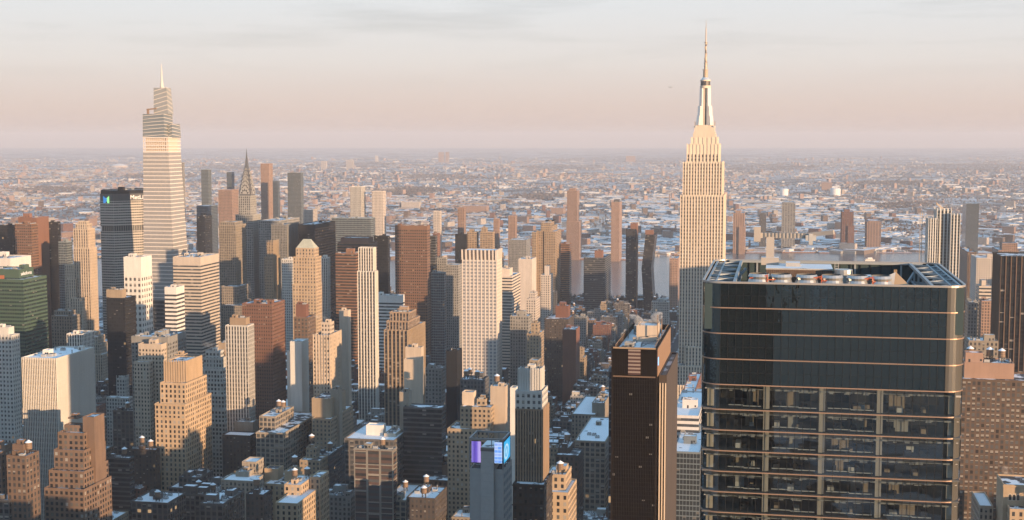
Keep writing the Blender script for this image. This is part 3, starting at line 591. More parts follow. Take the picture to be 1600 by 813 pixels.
    h('loft_building', 'loft building', 'snow stepped block', 'pale block with stepped snow covered roofs below the broad grey loft', 'stone', [(345, 396, 412, 752, 960, dict(snow=0)), (378, 400, 412, 722, 985, dict(snow=0)), (368, 388, 398, 738, 975, dict(plain=True, snow=0))], n=2)
    h('loft_building', 'loft building', 'bottom plant roof block', 'dark low block with roof plant and patchy snow right of the tan crowned tower foot', 'loftdark', [(312, 348, 382, 788, 880)], n=6)
    h('loft_building', 'loft building', 'wide snow roof block', 'low block with a wide white snow roof at the foot of the tan crowned tower', 'loftdark', [(205, 262, 290, 786, 960, dict(snow=0))], n=5)
    h('loft_building', 'loft building', 'terrace plant block', 'grey block crowded with cooling plant right of the orange terraced loft', 'grey', [(508, 548, 560, 776, 1010)], n=8)
    h('loft_building', 'loft building', 'buff turret loft', 'buff loft with a square turret between the broad grey loft and brick framed loft', 'buff', [(468, 500, 512, 720, 1030), (478, 494, 498, 700, 1040)], n=1)
    h('loft_building', 'loft building', 'long dark roof block', 'long dark block with thin snow behind the buff turret loft', 'darkgrey', [(490, 512, 540, 713, 1090)], n=4)
    h('office_building', 'office building', 'blue grey block', 'blue grey block with regular windows between the blank tan slab and the white grid tower', 'grey', [(664, 690, 696, 576, 1280)], n=2)
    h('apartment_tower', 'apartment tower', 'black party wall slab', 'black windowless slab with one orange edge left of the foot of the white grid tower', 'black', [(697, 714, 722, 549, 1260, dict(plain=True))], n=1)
    h('loft_building', 'loft building', 'tank roofed block', 'dark block with a row of water tanks at the foot of the white grid tower', 'darkgrey', [(719, 756, 764, 594, 1180)], n=2, tanks=4)
    h('apartment_tower', 'apartment tower', 'tan red sided slab', 'tan slab with roof tanks just left of the white crowned brown tower', 'cream', [(766, 790, 796, 604, 1010, dict(plain=True))], n=1, tanks=2)
    h('apartment_tower', 'apartment tower', 'white sliver', 'thin white wall sliver directly left of the white crowned brown tower', 'white', [(797, 806, 808, 606, 960, dict(plain=True))], n=0)
    h('loft_building', 'loft building', 'orange balcony loft', 'orange lit stepped building right of the white crowned brown tower', 'tan', [(846, 888, 901, 770, 792), (853, 884, 893, 742, 800)], n=2, snow=0, win=True)
    h('loft_building', 'loft building', 'dark stepped rear block', 'dark stepped block behind the orange balcony loft', 'darkbrown', [(868, 904, 912, 712, 930), (872, 890, 898, 700, 940, dict(plain=True))], n=2)
    h('office_building', 'office building', 'pale colonnade block', 'pale low block with a row of square windows left of the dark bronze tower', 'loft', [(898, 946, 975, 690, 1010, dict(ledge=1))], n=3, snow=0)
    h('loft_building', 'loft building', 'snowy loft row end', 'grey loft with snowy stepped roofs above the pale colonnade block', 'stone', [(893, 930, 955, 648, 1230, dict(snow=0)), (925, 944, 960, 630, 1240, dict(plain=True))], n=4)
    penn_tower()
    h('office_building', 'office building', 'white louvred block', 'white block with window bands between the dark bronze tower and the big glass tower', 'ribbonwhite', [(1050, 1092, 1112, 650, 900, dict(snow=0))], n=3)
    h('office_building', 'office building', 'teal glass block', 'teal glass office block below the white louvred block', 'glassblue', [(1052, 1094, 1112, 707, 840, dict(snow=0))], n=4)
    h('apartment_building', 'apartment building', 'yellow parapet block', 'yellowish low block with snow above the white louvred block', 'buff', [(1057, 1088, 1100, 640, 1010, dict(snow=0))], n=1)
    h('apartment_building', 'apartment building', 'brick gable block', 'red brick block with snowy sloping roof beside the tallest spired skyscraper foot', 'red', [(1066, 1086, 1096, 612, 1080, dict(snow=0))], n=2)
    # --- right side
    h('hotel', 'hotel', 'brown brick slab', 'huge brown brick slab full of small white framed windows at the right edge', 'brickpunch', [(1488, 1503, 1690, 592, 800, dict(L=30)), (1500, 1507, 1585, 566, 808, dict(plain=True, style='pink', L=20, z0=150))], side='L', n=3, tanks=3)
    h('skyscraper', 'skyscraper', 'black ribbed tower', 'black glass tower with tan vertical ribs cut by the right edge', 'black', [(1556, 1564, 1680, 400, 1150, dict(piers=(14, .8, .8, 0), pierstyle='brown', L=40))], side='L', n=0)
    h('skyscraper', 'skyscraper', 'white ribbed glass tower', 'glass tower with bold white vertical ribs and stepped top behind the big glass tower', 'glass', [(1441, 1451, 1466, 342, 1500, dict(piers=(4, 1.2, .7, 1), pierstyle='white', L=24)), (1462, 1464, 1487, 328, 1508, dict(piers=(4, 1.5, .8, 2), pierstyle='white', L=22)), (1484, 1486, 1501, 335, 1500, dict(piers=(3, 1.3, .7, 1), pierstyle='white', L=24))], side='L', n=0)
    crane((1444, 320, 1505))
    h('apartment_tower', 'apartment tower', 'teal glass far tower', 'dark teal glass tower across the river right of the white ribbed glass tower', 'glassblue', [(1504, 1510, 1530, 318, 3900)], side='L', n=0)
    h('apartment_building', 'apartment building', 'shaded brown slab', 'shaded brown slab right behind the white ribbed glass tower', 'brown', [(1499, 1512, 1526, 394, 2000)], side='L', n=2)
    h('apartment_building', 'apartment building', 'pinkish flat slab', 'wide pinkish tan slab with rows of windows left of the black ribbed tower', 'pale', [(1517, 1526, 1559, 403, 1900)], side='L', n=2)
    h('apartment_building', 'apartment building', 'orange stepped top', 'orange brown block with stepped top at far right above the pinkish flat slab', 'pink', [(1550, 1560, 1592, 391, 2400), (1562, 1566, 1590, 380, 2410)], side='L', n=0)
    h('apartment_building', 'apartment building', 'pink capped block', 'pale banded block with a pink roof box left of the black ribbed tower', 'ribbon', [(1525, 1530, 1549, 447, 1500), (1531, 1534, 1541, 438, 1510, dict(plain=True))], side='L', n=1)
    h('apartment_building', 'apartment building', 'grey rear row', 'grey apartment block with snow beside the right corner of the big glass tower', 'grey', [(1508, 1513, 1531, 473, 1450)], side='L', n=4)
    h('apartment_building', 'apartment building', 'brown rear row', 'brown apartment block between the grey rear row and the black ribbed tower', 'pink', [(1530, 1534, 1556, 470, 1420)], side='L', n=3)
    h('office_building', 'office building', 'snow framed annex', 'low block with white roof frame behind the tanks of the brown brick slab', 'stone', [(1508, 1514, 1560, 532, 1080)], side='L', n=4, snow=0)
    h('loft_building', 'loft building', 'arched brick turret', 'orange brick turret with three arched windows in the lower right corner', 'tan', [(1545, 1568, 1640, 757, 740, dict(plain=True, L=24)), (1550, 1578, 1660, 795, 730, dict(L=28))], side='L', n=2)
    arched_windows()
    h('loft_building', 'loft building', 'snowy grey annex', 'grey annex with snow slab roof left of the arched brick turret', 'stone', [(1518, 1530, 1552, 790, 760, dict(snow=0)), (1546, 1550, 1563, 752, 800, dict(plain=True, snow=0))], side='L', n=1, tanks=1)
    # --- far towers across the river
    far = [('pair of slim pink', 'pink', (1137, 1146, 1163, 333, 3900)), ('small dark', 'darkgrey', (1183, 1187, 1197, 334, 4000)), ('broad grey', 'grey', (1217, 1222, 1243, 318, 4000)), ('red brown stepped', 'red', (1309, 1316, 1334, 331, 4000)), ('flat topped orange', 'pink', (1348, 1355, 1377, 347, 4000)), ('short pale', 'pale', (1397, 1400, 1407, 353, 5200))]
    words_ = {'pair of slim pink': 'pink tower on the far bank just right of the tallest spired skyscraper', 'small dark': 'small dark slim tower on the far bank behind the big glass tower', 'broad grey': 'broad grey tower on the far bank above the roof crane',
              'red brown stepped': 'red brown stepped tower on the far bank above the big glass tower', 'flat topped orange': 'flat topped orange tower with a mast on the far bank', 'short pale': 'short pale tower on the far bank left of the white ribbed glass tower'}
    for k, st, bx in far:
        a, b, c, y, D = bx; w = c - b
        h('apartment_tower', 'apartment tower', k + ' far tower', words_[k], st, [(a, b, c, y, D, dict(piers=(5, 1.6, .6, 0)))] + ([(a + 1, b + w * .2, c - w * .35, y - 4, D + 6), (a + 2, b + w * .5, c + 1, y + 22, D - 8)] if 'stepped' in k or 'pair' in k else [(a + 2, b + w * .1, c - w * .1, y - 2, D + 5)]), side='L', n=0, tanks=0)
    far2 = [('brown far tower with lit stripe', 'tall brown tower with a bright lit stripe right of the needle spired tower', 'pink', (407, 420, 426, 256, 3500)), ('dark blue far slab', 'dark blue glass slab beside the brown tower with a lit stripe', 'glassblue', (426, 434, 437, 283, 3450)),
            ('green glass far tower', 'pale green glass tower with set back top far behind the black glass tower', 'glass', (449, 470, 474, 270, 3600)), ('left pale twin', 'pale ribbed tower, left one of two far pale towers', 'stripwhite', (547, 564, 571, 292, 2800)), ('right pale twin', 'pale tower, right and lower one of two far pale towers', 'pale', (581, 598, 603, 299, 2800)),
            ('long green slab', 'long greenish flat slab with white end wall beyond the brown ribbon tower', 'glass', (518, 579, 586, 341, 2300)), ('grey glass far tower', 'grey glass tower with light top left of the needle spired tower', 'glass', (314, 325, 330, 265, 3400)), ('wide teal block', 'wide teal glass block at the foot of the grey glass far tower', 'glassblue', (307, 325, 340, 322, 3000)),
            ('pink ribbed block', 'pink block left of the needle spired tower shaft', 'pink', (341, 362, 373, 297, 2900)), ('small dark far slab', 'small dark slab seen just left of the needle spire', 'glassblue', (354, 362, 366, 269, 3600)), ('thin grey sliver', 'thin grey sliver tower right behind the tallest tapering tower', 'grey', (281, 286, 288, 254, 3300)),
            ('dark striped tower', 'dark tower with one reflective stripe right of the tan ribbon tower', 'black', (307, 320, 331, 338, 2400)), ('cream round block', 'cream rounded block at the foot of the green glass far tower', 'pale', (474, 488, 496, 328, 3000)), ('slim tan far tower', 'slim tan tower behind the brown gridded tower top right', 'pale', (677, 687, 690, 330, 2700)),
            ('orange far tower', 'slim orange tower far behind the white grid tower', 'pink', (715, 725, 728, 325, 2800)), ('thin far tower', 'thin brown tower right of the brown balcony pair', 'pink', (771, 779, 781, 342, 2900)), ('pink far tower', 'pink tower with snowy top right of the thin brown tower', 'pink', (794, 805, 808, 338, 3000)), ('grey low far slab', 'low grey slab at the foot of the pink far tower', 'grey', (795, 822, 829, 375, 2900)),
            ('orange crane tower', 'orange capped tower right of the brown gridded tower', 'redslab', (676, 684, 688, 365, 2300))]
    for sh, lb, st, bx in far2: h('apartment_tower', 'apartment tower', sh, lb, st, [bx], n=0 if bx[4] > 2500 else 1, tanks=0)

def sign_text(body, parent, loc, size, name, rz, mat=None, ext=.08):
    c = bpy.data.curves.new(name, 'FONT'); c.body = body; c.size = size; c.extrude = ext; c.align_x = 'LEFT'
    c.materials.append(mat or principled('sign_white', (.85, .85, .85), .5))
    t = bpy.data.objects.new(name, c); COL.objects.link(t); dg = bpy.context.evaluated_depsgraph_get(); me = bpy.data.meshes.new_from_object(t.evaluated_get(dg)); bpy.data.objects.remove(t)
    return link(me, name, parent, loc, 0) if False else _turn(link(me, name, parent, loc), (RAD(90), 0, rz))
def _turn(o, e): o.rotation_euler = e; return o
# ---------------------------------------------------------------- the landmark towers
def add_roof(root, x0, x1, y0, y1, z, k=1):
    r = MB(); r.poly([(x0, y0, z), (x1, y0, z), (x1, y1, z), (x0, y1, z)], SNOW[k]); return r.obj('roof', root)
def simple_tiers(root, ov, ou, boxes, style, b, side='R'):
    S = STY[style]; out = []
    for bx in boxes:
        o = bx[5] if len(bx) > 5 else {}
        a, c, d, e, h = place(*bx[:5], side=side, L=o.get('L'))
        x0, x1, y0, y1 = a - ov, c - ov, d - ou, e - ou; FOOT.append((a, c, d, e, h))
        z0 = at(bx[1], o['zb'], bx[4]).z if 'zb' in o else 0
        bay = (c - a) / o['piers'][0] if o.get('piers') else S[9]
        b.tower(x0, x1, y0, y1, z0, h, facade(style, o.get('plain', False)), bay, S[10], facade(style, True), blank=o.get('blank', 0), blankmat=facade(style, True))
        if o.get('piers'): k = o['piers']; piers(b, x0, x1, y0, y1, z0, h + k[3], k[0], k[1], k[2], facade(style, True), side)
        add_roof(root, x0 + .5, x1 - .5, y0 + .5, y1 - .5, h - .9, 3); out.append((x0, x1, y0, y1, h))
    return out

def spired_skyscraper():
    a, c, d, e, H = place(1062, 1130, 1137, 540, 1413, L=52)
    ov, ou = (a + c) / 2, (d + e) / 2
    root = thing('skyscraper', 'tallest sunlit limestone skyscraper with setbacks and long antenna spire', 'skyscraper', from_uv(ov, ou))
    b = MB()
    t = simple_tiers(root, ov, ou, [(1055, 1140, 1150, 605, 1380, dict(L=90, piers=(20, 1.4, .6, .5))), (1058, 1137, 1146, 574, 1392, dict(L=75, piers=(18, 1.4, .6, .5))), (1071, 1116, 1124, 543, 1404, dict(piers=(9, 1.4, .6, .8), L=60)),
        (1063, 1131, 1136, 306, 1413, dict(L=54, piers=(15, 1.15, .45, .8))), (1067, 1128.5, 1133, 254, 1420, dict(L=44, piers=(14, 1.15, .45, .8))), (1073, 1123.5, 1127.5, 226, 1425, dict(L=34, piers=(9, 1.7, .5, .8), blank=10)), (1079.5, 1120.5, 1124, 215, 1428, dict(L=28, piers=(6, 2.0, .5, .6), blank=6, plain=True))], 'limestone', b)
    # tall corner strips left plain, centre bay recessed: the piers above carry the window columns
    b.obj('wall', root)
    x0, x1, y0, y1, h = t[-1]; cx, cyy = (x0 + x1) / 2, (y0 + y1) / 2; D = 1428 + (y1 - y0) / 2; px = D / FPX
    Z = lambda y: at(1103, y, D).z
    lm = facade('limestone', True); al = principled('bright_aluminium', (.72, .70, .67), .32, .6); gl = principled('mast_glass', (.10, .095, .09), .25, .3)
    m = MB()
    for w, ya, yb in ((17.5, 216, 209), (16.6, 209, 206), (15.5, 205, 199), (13.5, 199, 195.5)):
        k = w * px; m.box(cx - k, cx + k, cyy - k * .8, cyy + k * .8, Z(ya + 1.5), Z(yb), lm)
    m.obj('crown_step', root)
    m = MB(); r = 6.9 * px; n = 24
    for i in range(n):
        w0, w1 = 2 * math.pi * i / n, 2 * math.pi * (i + 1) / n
        q = r if i % 2 else r * .93
        m.poly([(cx + q * math.cos(w0), cyy + q * math.sin(w0), Z(196)), (cx + q * math.cos(w1), cyy + q * math.sin(w1), Z(196)), (cx + q * math.cos(w1), cyy + q * math.sin(w1), Z(138)), (cx + q * math.cos(w0), cyy + q * math.sin(w0), Z(138))], lm if i % 2 else gl)
    mast = m.obj('mast', root)
    for k in range(4):
        f = MB(); an = math.pi / 4 + k * math.pi / 2; ca, sa = math.cos(an), math.sin(an)
        def P(rr, s, z): return (cx + rr * ca - s * sa, cyy + rr * sa + s * ca, z)
        prof = [(15.6, 196), (14.2, 181), (13.0, 181), (12.2, 166), (9.6, 166), (9.0, 138), (5, 138), (5, 196)]; w = 1.9
        pts = [(rr * px, Z(y)) for rr, y in prof]
        f.poly([P(rr, -w, z) for rr, z in pts], al); f.poly([P(rr, w, z) for rr, z in pts[::-1]], al)
        for i in range(len(pts)):
            p, q = pts[i], pts[(i + 1) % len(pts)]; f.poly([P(p[0], w, p[1]), P(q[0], w, q[1]), P(q[0], -w, q[1]), P(p[0], -w, p[1])], al)
        f.obj('mast_wing', mast)
    m = MB(); m.cyl(cx, cyy, Z(138), Z(134), 8.2 * px, 8.2 * px, lm, 24); m.cyl(cx, cyy, Z(134), Z(127), 7.6 * px, 7.6 * px, gl, 24); m.cyl(cx, cyy, Z(127), Z(125), 8.0 * px, 8.0 * px, lm, 24); m.cyl(cx, cyy, Z(125), Z(121), 7.2 * px, 4.4 * px, al, 24)
    m.obj('mast_lantern', root)
    am = principled('antenna_steel', (.42, .33, .25), .55, .2); m = MB()
    m.cyl(cx, cyy, Z(121.5), Z(109.5), 3.5 * px, 3.3 * px, am, 12)
    for y in (119, 116, 113): m.cyl(cx, cyy, Z(y), Z(y - .8), 4.1 * px, 4.1 * px, am, 12)
    m.cyl(cx, cyy, Z(109.5), Z(108.6), 4.9 * px, 4.9 * px, am, 12); m.cyl(cx, cyy, Z(108.6), Z(91), 2.1 * px, 1.9 * px, am, 10); m.cyl(cx, cyy, Z(91), Z(66), 1.5 * px, 1.25 * px, am, 8)
    rg = random.Random(4)
    for i in range(26):
        y = 107 - i * 1.55; an = rg.random() * 6.28; rr = (3.0 if y > 92 else 2.2) * px
        m.bar((cx, cyy, Z(y)), (cx + rr * math.cos(an), cyy + rr * math.sin(an), Z(y)), .18, am); m.bar((cx + rr * math.cos(an), cyy + rr * math.sin(an), Z(y + .8)), (cx + rr * math.cos(an), cyy + rr * math.sin(an), Z(y - .8)), .3, am)
    m.cyl(cx, cyy, Z(66.5), Z(65.8), 2.8 * px, 2.8 * px, am, 10); m.cyl(cx, cyy, Z(66), Z(44), .95 * px, .7 * px, am, 8); m.cyl(cx, cyy, Z(44), Z(30), .5 * px, .12 * px, am, 6); m.obj('antenna', root)
    for sx in (-1, 1):
        for sy in (-1, 1):
            m = MB(); m.bar((cx + sx * 14.5 * px, cyy + sy * 7, Z(203)), (cx + sx * 15.5 * px, cyy + sy * 7, Z(190)), .22, am); m.cyl(cx + sx * 14 * px, cyy + sy * 7, Z(200), Z(197), 1.5, 1.5, M_UNIT, 8); m.obj('broadcast_mast', root)
    HEROES.append(('tallest spired skyscraper', 1058, 1137, 35, 1413, root))

def tapering_tower():
    a, c, d, e, H = place(222, 272, 293, 470, 1823, L=48); ov, ou = (a + c) / 2, (d + e) / 2
    root = thing('skyscraper', 'tallest tapering tower at left, glass with pale bands, a stepped crown and white spire', 'skyscraper', from_uv(ov, ou))
    S = STY['vander']; f = facade('vander'); wm = facade('vander', True); b = MB(); hw, hd = (c - a) / 2, (e - d) / 2
    Z = lambda y: at(270, y, 1823).z
    R = lambda x0, x1, y0, y1: [(x0, y0), (x1, y0), (x1, y1), (x0, y1)]
    K = 1823 / FPX
    x = lambda px: (px - 272) * K / CT + hw                               # a picture column on the front wall
    ztop, zbot = Z(238), 0
    zm = Z(470)
    P0 = R(x(222), x(272) + 2, -hd, hd); P1 = R(x(223.5), x(265.5), -hd + 5, hd - 5)
    # lower half, a shade wider, then the long taper
    b.ring(R(x(221), x(274), -hd - 2, hd + 3), 0, zm, facade('ribbondark'), 2.4, 5.2)
    b.ring(P0, zm, ztop, f, S[9], S[10], wm, P1)
    b.obj('wall', root)
    t = MB()                                                              # the open terrace floors
    for i, y in enumerate((238, 233.5, 228.5, 222, 216)):
        t.box(x(223.5), x(265.8), -hd + 5, hd - 5, Z(y), Z(y) + 1.3, wm, bottom=True)
    for i in range(13):
        xx = x(224.5) + (x(265) - x(224.5)) * i / 12; t.box(xx - .4, xx + .4, -hd + 5.6, -hd + 6.4, Z(238), Z(216), wm)
    for i in range(11):
        yy = -hd + 6 + (2 * hd - 12) * i / 10; t.box(x(265) - .8, x(265), yy - .4, yy + .4, Z(238), Z(216), wm)
    t.box(x(226), x(262), -hd + 9, hd - 8, Z(238), Z(215), facade('ribbon')); t.obj('terrace', root)
    tag_roof = []
    for nm, P, Q, yb, yt in (('crown_front', R(x(223.5), x(259), -hd + 5, hd - 14), R(x(223.8), x(258), -hd + 6, hd - 15), 215.5, 178), ('crown_side', R(x(259.2), x(266.5), -hd + 16, hd - 5), R(x(259.2), x(265.5), -hd + 17, hd - 6), 215.5, 193.5), ('crown_peak', R(x(237), x(260.5), -hd + 15, hd - 16), R(x(237.2), x(258), -hd + 16, hd - 18), 178, 136.5)):
        q = MB(); q.ring(P, Z(yb), Z(yt), facade('crownglass', True) if nm == 'crown_peak' else facade('crownglass'), 2.4, 4.6, None, Q)
        q.ring([(p[0] * .94 + sum(k[0] for k in Q) / 4 * .06, p[1] * .94 + sum(k[1] for k in Q) / 4 * .06) for p in Q], Z(yt) - 9, Z(yt) - 8.5, M_DARK, 3, 3, M_DARK)
        k = {'crown_peak': 6, 'crown_front': 7, 'crown_side': 4}[nm]                # slanting pale fins across the crown glass
        for i in range(k):
            zz = Z(yb) + (Z(yt) - Z(yb)) * (i + .6) / k; s = 2.6 if nm == 'crown_peak' else 1.2; t = (i + .6) / k
            (ax, ay), (bx, by), (cx_, cy_) = [(P[n_][0] + (Q[n_][0] - P[n_][0]) * t, P[n_][1] + (Q[n_][1] - P[n_][1]) * t) for n_ in (0, 1, 2)]
            q.poly([(ax, ay - .12, zz - s), (bx, by - .12, zz + s), (bx, by - .12, zz + s + .7), (ax, ay - .12, zz - s + .7)], wm); q.poly([(bx + .12, by, zz + s), (cx_ + .12, cy_, zz - s), (cx_ + .12, cy_, zz - s + .7), (bx + .12, by, zz + s + .7)], wm)
        q.obj(nm, root)
    m = MB(); cx, cyy = x(246.5), 0; wh = principled('spire_white', (.55, .52, .49), .5)
    m.cyl(cx, cyy, Z(140), Z(128), 3.0, 2.2, wh, 8); m.cyl(cx, cyy, Z(128), Z(98), 1.7, .25, wh, 8)
    for i in range(9): m.cyl(cx, cyy, Z(137 - i * 3.4), Z(136.3 - i * 3.4), 2.3 - i * .16, 2.3 - i * .16, wh, 8)
    m.obj('spire', root)
    m = MB(); m.bar((x(231), -hd + 9, Z(178)), (x(231), -hd + 9, Z(170)), 1.2, M_WOOD); m.bar((x(229), -hd + 9, Z(171)), (x(245), -hd + 9, Z(169.5)), .9, M_WOOD); m.obj('maintenance_crane', root)
    FOOT.append((a - 6, c + 8, d - 6, e + 8)); HEROES.append(('tallest tapering tower', 222, 292, 97, 1823, root))

def needle_tower():
    a, c, d, e, H = place(368, 395, 407, 336, 2110); ov, ou = (a + c) / 2, (d + e) / 2
    root = thing('skyscraper', 'needle spired tower with a curved steel crown of stacked arches above pale grey shaft', 'skyscraper', from_uv(ov, ou))
    b = MB(); simple_tiers(root, ov, ou, [(368, 395, 407, 336, 2110, dict(piers=(9, 1.1, .5, .6))), (364, 398, 412, 470, 2096), (372.5, 391, 400, 306, 2116, dict(plain=False, piers=(6, 1.0, .4, 0)))], 'whiteshade', b); b.obj('wall', root)
    a2, c2, d2, e2, H2 = place(372.5, 391, 400, 306, 2116); cx, cyy = (a2 + c2) / 2 - ov, (d2 + e2) / 2 - ou; D = 2130; k = D / FPX; Z = lambda y: at(386, y, D).z
    st = principled('crown_steel', (.20, .19, .18), .4, .6, noise=.15, nscale=.2); dk = principled('crown_window', (.03, .03, .032), .4); am = principled('arch_highlight', (.42, .40, .37), .5, .2)  # arch faces paler than the crown, standing in for their bright highlights
    m = MB(); prof = [(311, 12.4), (305, 12.3), (297, 11.2), (290, 9.6), (283, 8.0), (276, 6.4), (269, 4.9), (262, 3.5), (256, 2.5), (250, 1.8), (245, 1.2), (240, .7), (232, .12)]
    w = lambda r: r * k * .78
    for (ya, ra), (yb, rb) in zip(prof, prof[1:]):
        p, q = w(ra), w(rb)
        for s in range(4):
            an = s * math.pi / 2
            rot = lambda X, Y: (cx + X * math.cos(an) - Y * math.sin(an), cyy + X * math.sin(an) + Y * math.cos(an))
            m.poly([(*rot(-p, -p), Z(ya)), (*rot(p, -p), Z(ya)), (*rot(q, -q), Z(yb)), (*rot(-q, -q), Z(yb))], st)
    crown = m.obj('crown', root, False)
    # stacked sunburst arches with triangular windows on the four sides of the crown
    def rad_at(z):
        for (ya, ra), (yb, rb) in zip(prof, prof[1:]):
            if Z(ya) <= z <= Z(yb): return w(ra + (rb - ra) * (z - Z(ya)) / (Z(yb) - Z(ya)))
        return w(.12)
    for s in range(4):
        an = s * math.pi / 2
        for j, (yb, rr) in enumerate(((303, 10.6), (294.5, 9.0), (287, 7.6), (279.5, 6.2), (272.5, 4.8), (266, 3.4))):
            f = MB(); z0 = Z(yb); R0 = rr * k * .78; n = 12; outer = rad_at(z0) + .9
            rot = lambda X, Y: (cx + X * math.cos(an) - Y * math.sin(an), cyy + X * math.sin(an) + Y * math.cos(an))
            arc = [(R0 * math.cos(math.pi * i / n), 1.25 * R0 * math.sin(math.pi * i / n)) for i in range(n + 1)]
            f.poly([(*rot(X, -outer), z0 + Y) for X, Y in arc], am)
            for i in range(n):
                A, Bp = arc[i], arc[i + 1]; f.poly([(*rot(A[0], -outer), z0 + A[1]), (*rot(A[0], -outer + 4), z0 + A[1]), (*rot(Bp[0], -outer + 4), z0 + Bp[1]), (*rot(Bp[0], -outer), z0 + Bp[1])], st)
            for i in range(5):
                t0 = math.pi * (i + .5) / 5; p = R0 * .88; q = R0 * .50; dw = .26
                f.poly([(*rot(q * math.cos(t0 - dw * 1.3), -outer - .12), z0 + 1.25 * q * math.sin(t0 - dw * 1.3)), (*rot(p * math.cos(t0), -outer - .12), z0 + 1.25 * p * math.sin(t0)), (*rot(q * math.cos(t0 + dw * 1.3), -outer - .12), z0 + 1.25 * q * math.sin(t0 + dw * 1.3))][::-1], dk)
            f.obj('crown_arch', crown)
    FOOT.append((a - 4, c + 4, d - 4, e + 4)); HEROES.append(('needle spired tower', 368, 407, 235, 2110, root))

def octagon_tower():
    D = 1955; C = at(173, 298, D); v, u = to_uv(C); ou = u + 45
    root = thing('skyscraper', 'wide eight sided slab tower with dark cap, directly left of the tallest tapering tower', 'skyscraper', from_uv(v, ou))
    H = C.z; P = [(-15, -45), (8, -45), (31, -8), (31, 12), (8, 49), (-15, 49), (-31, 20), (-31, -20)]
    P = [(-19, -40), (2, -42), (30, -14), (33, 22), (12, 55), (-14, 55), (-30, 20), (-30, -16)]
    S = STY['metlife']; f, bl = facade('metlife'), facade('black', True); b = MB(); Zm = at(186, 362, D).z
    b.ring(P, 0, Zm, f, S[9], S[10]); Q = [(x * .97, y * .97) for x, y in P]
    b.ring(Q, Zm, Zm + 7, M_DARK, 3, 3); b.ring(P, Zm + 7, H - 15, f, S[9], S[10]); b.ring(P, H - 15, H - 5, facade('ribbondark', True), 3, 3); b.ring(Q, H - 5, H, bl, 3, 3)
    for i in range(8):
        p, q = Vector((*P[i], 0)), Vector((*P[(i + 1) % 8], 0)); n = max(2, round((q - p).length / 3.2)); dr = (q - p).normalized(); nr = Vector((dr.y, -dr.x, 0))
        for j in range(n + 1):
            c0 = p + (q - p) * j / n
            b.poly([c0 - dr * .25 + nr * .35 + Vector((0, 0, z)) for z in (0, 0)][:1] + [c0 + dr * .25 + nr * .35, c0 + dr * .25 + nr * .35 + Vector((0, 0, H - 15)), c0 - dr * .25 + nr * .35 + Vector((0, 0, H - 15))], facade('metlife', True))
    b.obj('wall', root)
    r = MB(); r.poly([(*p, H - 1) for p in Q], M_DARK); r.obj('roof', root)
    rng = random.Random(3); clutter(root, rng, -18, 12, -20, 30, H - 1, 'black', 3, 0)
    # writing and emblem on the cap
    def on_face(i, t, z, off=.9):
        p, q = Vector((*P[i], 0)), Vector((*P[(i + 1) % 8], 0)); d = (q - p).normalized(); n = Vector((d.y, -d.x, 0)); w = p + (q - p) * t + n * off; w.z = z; return w, math.atan2(d.y, d.x)
    w, rz = on_face(1, .60, H - 13); sign_text('MetLife', root, w, 8.5, 'sign_lettering', rz, principled('sign_glow', (.9, .9, .9), .5))
    w, rz = on_face(0, .26, H - 18, 1.0)
    lg = MB()
    blue, grn = principled('logo_blue', (.02, .25, .75), .5, emis=(.05, .45, 1), estr=.22), principled('logo_green', (.25, .7, .15), .5, emis=(.35, .9, .3), estr=.6)
    lg.poly([(0, 0, 0), (3, 0, 0), (3, 0, 7.5), (0, 0, 10.5)], blue); lg.poly([(3, 0, 0), (6, 0, 3.2), (6, 0, 7.2), (3, 0, 7.5)], blue); lg.poly([(6.0, -.02, 3.2), (6.6, -.02, 0), (9.6, -.02, 0), (9.6, -.02, 10.5), (6.0, -.02, 7.2)], grn)
    o = lg.obj('sign_emblem', root); o.location = w; o.rotation_euler = (0, 0, rz)
    FOOT.append((v - 34, v + 36, ou - 45, ou + 58)); HEROES.append(('eight sided slab tower', 153, 223, 297, D, root))

def pyramid_tower():
    a, c, d, e, H = place(66, 93, 104, 413, 2050); ov, ou = (a + c) / 2, (d + e) / 2
    root = thing('skyscraper', 'grey stone tower with green copper pyramid roof and gilded lantern spire', 'skyscraper', from_uv(ov, ou))
    b = MB(); t = simple_tiers(root, ov, ou, [(66, 93, 104, 413, 2050, dict(piers=(8, .9, .4, 1.2)))], 'stone', b)[0]; b.obj('wall', root)
    x0, x1, y0, y1, h = t; cx, cyy = (x0 + x1) / 2, (y0 + y1) / 2; Z = lambda y: at(80, y, 2060).z
    m = MB(); s = 3.2
    m.ring([(x0 + .6, y0 + .6), (x1 - .6, y0 + .6), (x1 - .6, y1 - .6), (x0 + .6, y1 - .6)], h - .5, Z(394), M_COPPER, 3, 3, M_COPPER, [(cx - s, cyy - s), (cx + s, cyy - s), (cx + s, cyy + s), (cx - s, cyy + s)])
    for i in range(5):
        xx = x0 + (x1 - x0) * (i + .5) / 5; m.box(xx - .9, xx + .9, y0 + 1.5, y0 + 4, h, h + 3.2, M_COPPER)
    m.obj('pyramid_roof', root)
    m = MB(); g = principled('gilded', (.55, .38, .2), .5, .2); m.cyl(cx, cyy, Z(395), Z(391), 4.2, 4.2, g, 8); m.cyl(cx, cyy, Z(391), Z(382), 2.9, 2.7, g, 8); m.cyl(cx, cyy, Z(382), Z(381), 3.6, 3.6, g, 8); m.cyl(cx, cyy, Z(381), Z(376), 2.3, .8, g, 8); m.cyl(cx, cyy, Z(376), Z(369), .5, .1, g, 6); m.obj('lantern', root)
    HEROES.append(('green pyramid tower', 66, 104, 371, 2050, root))

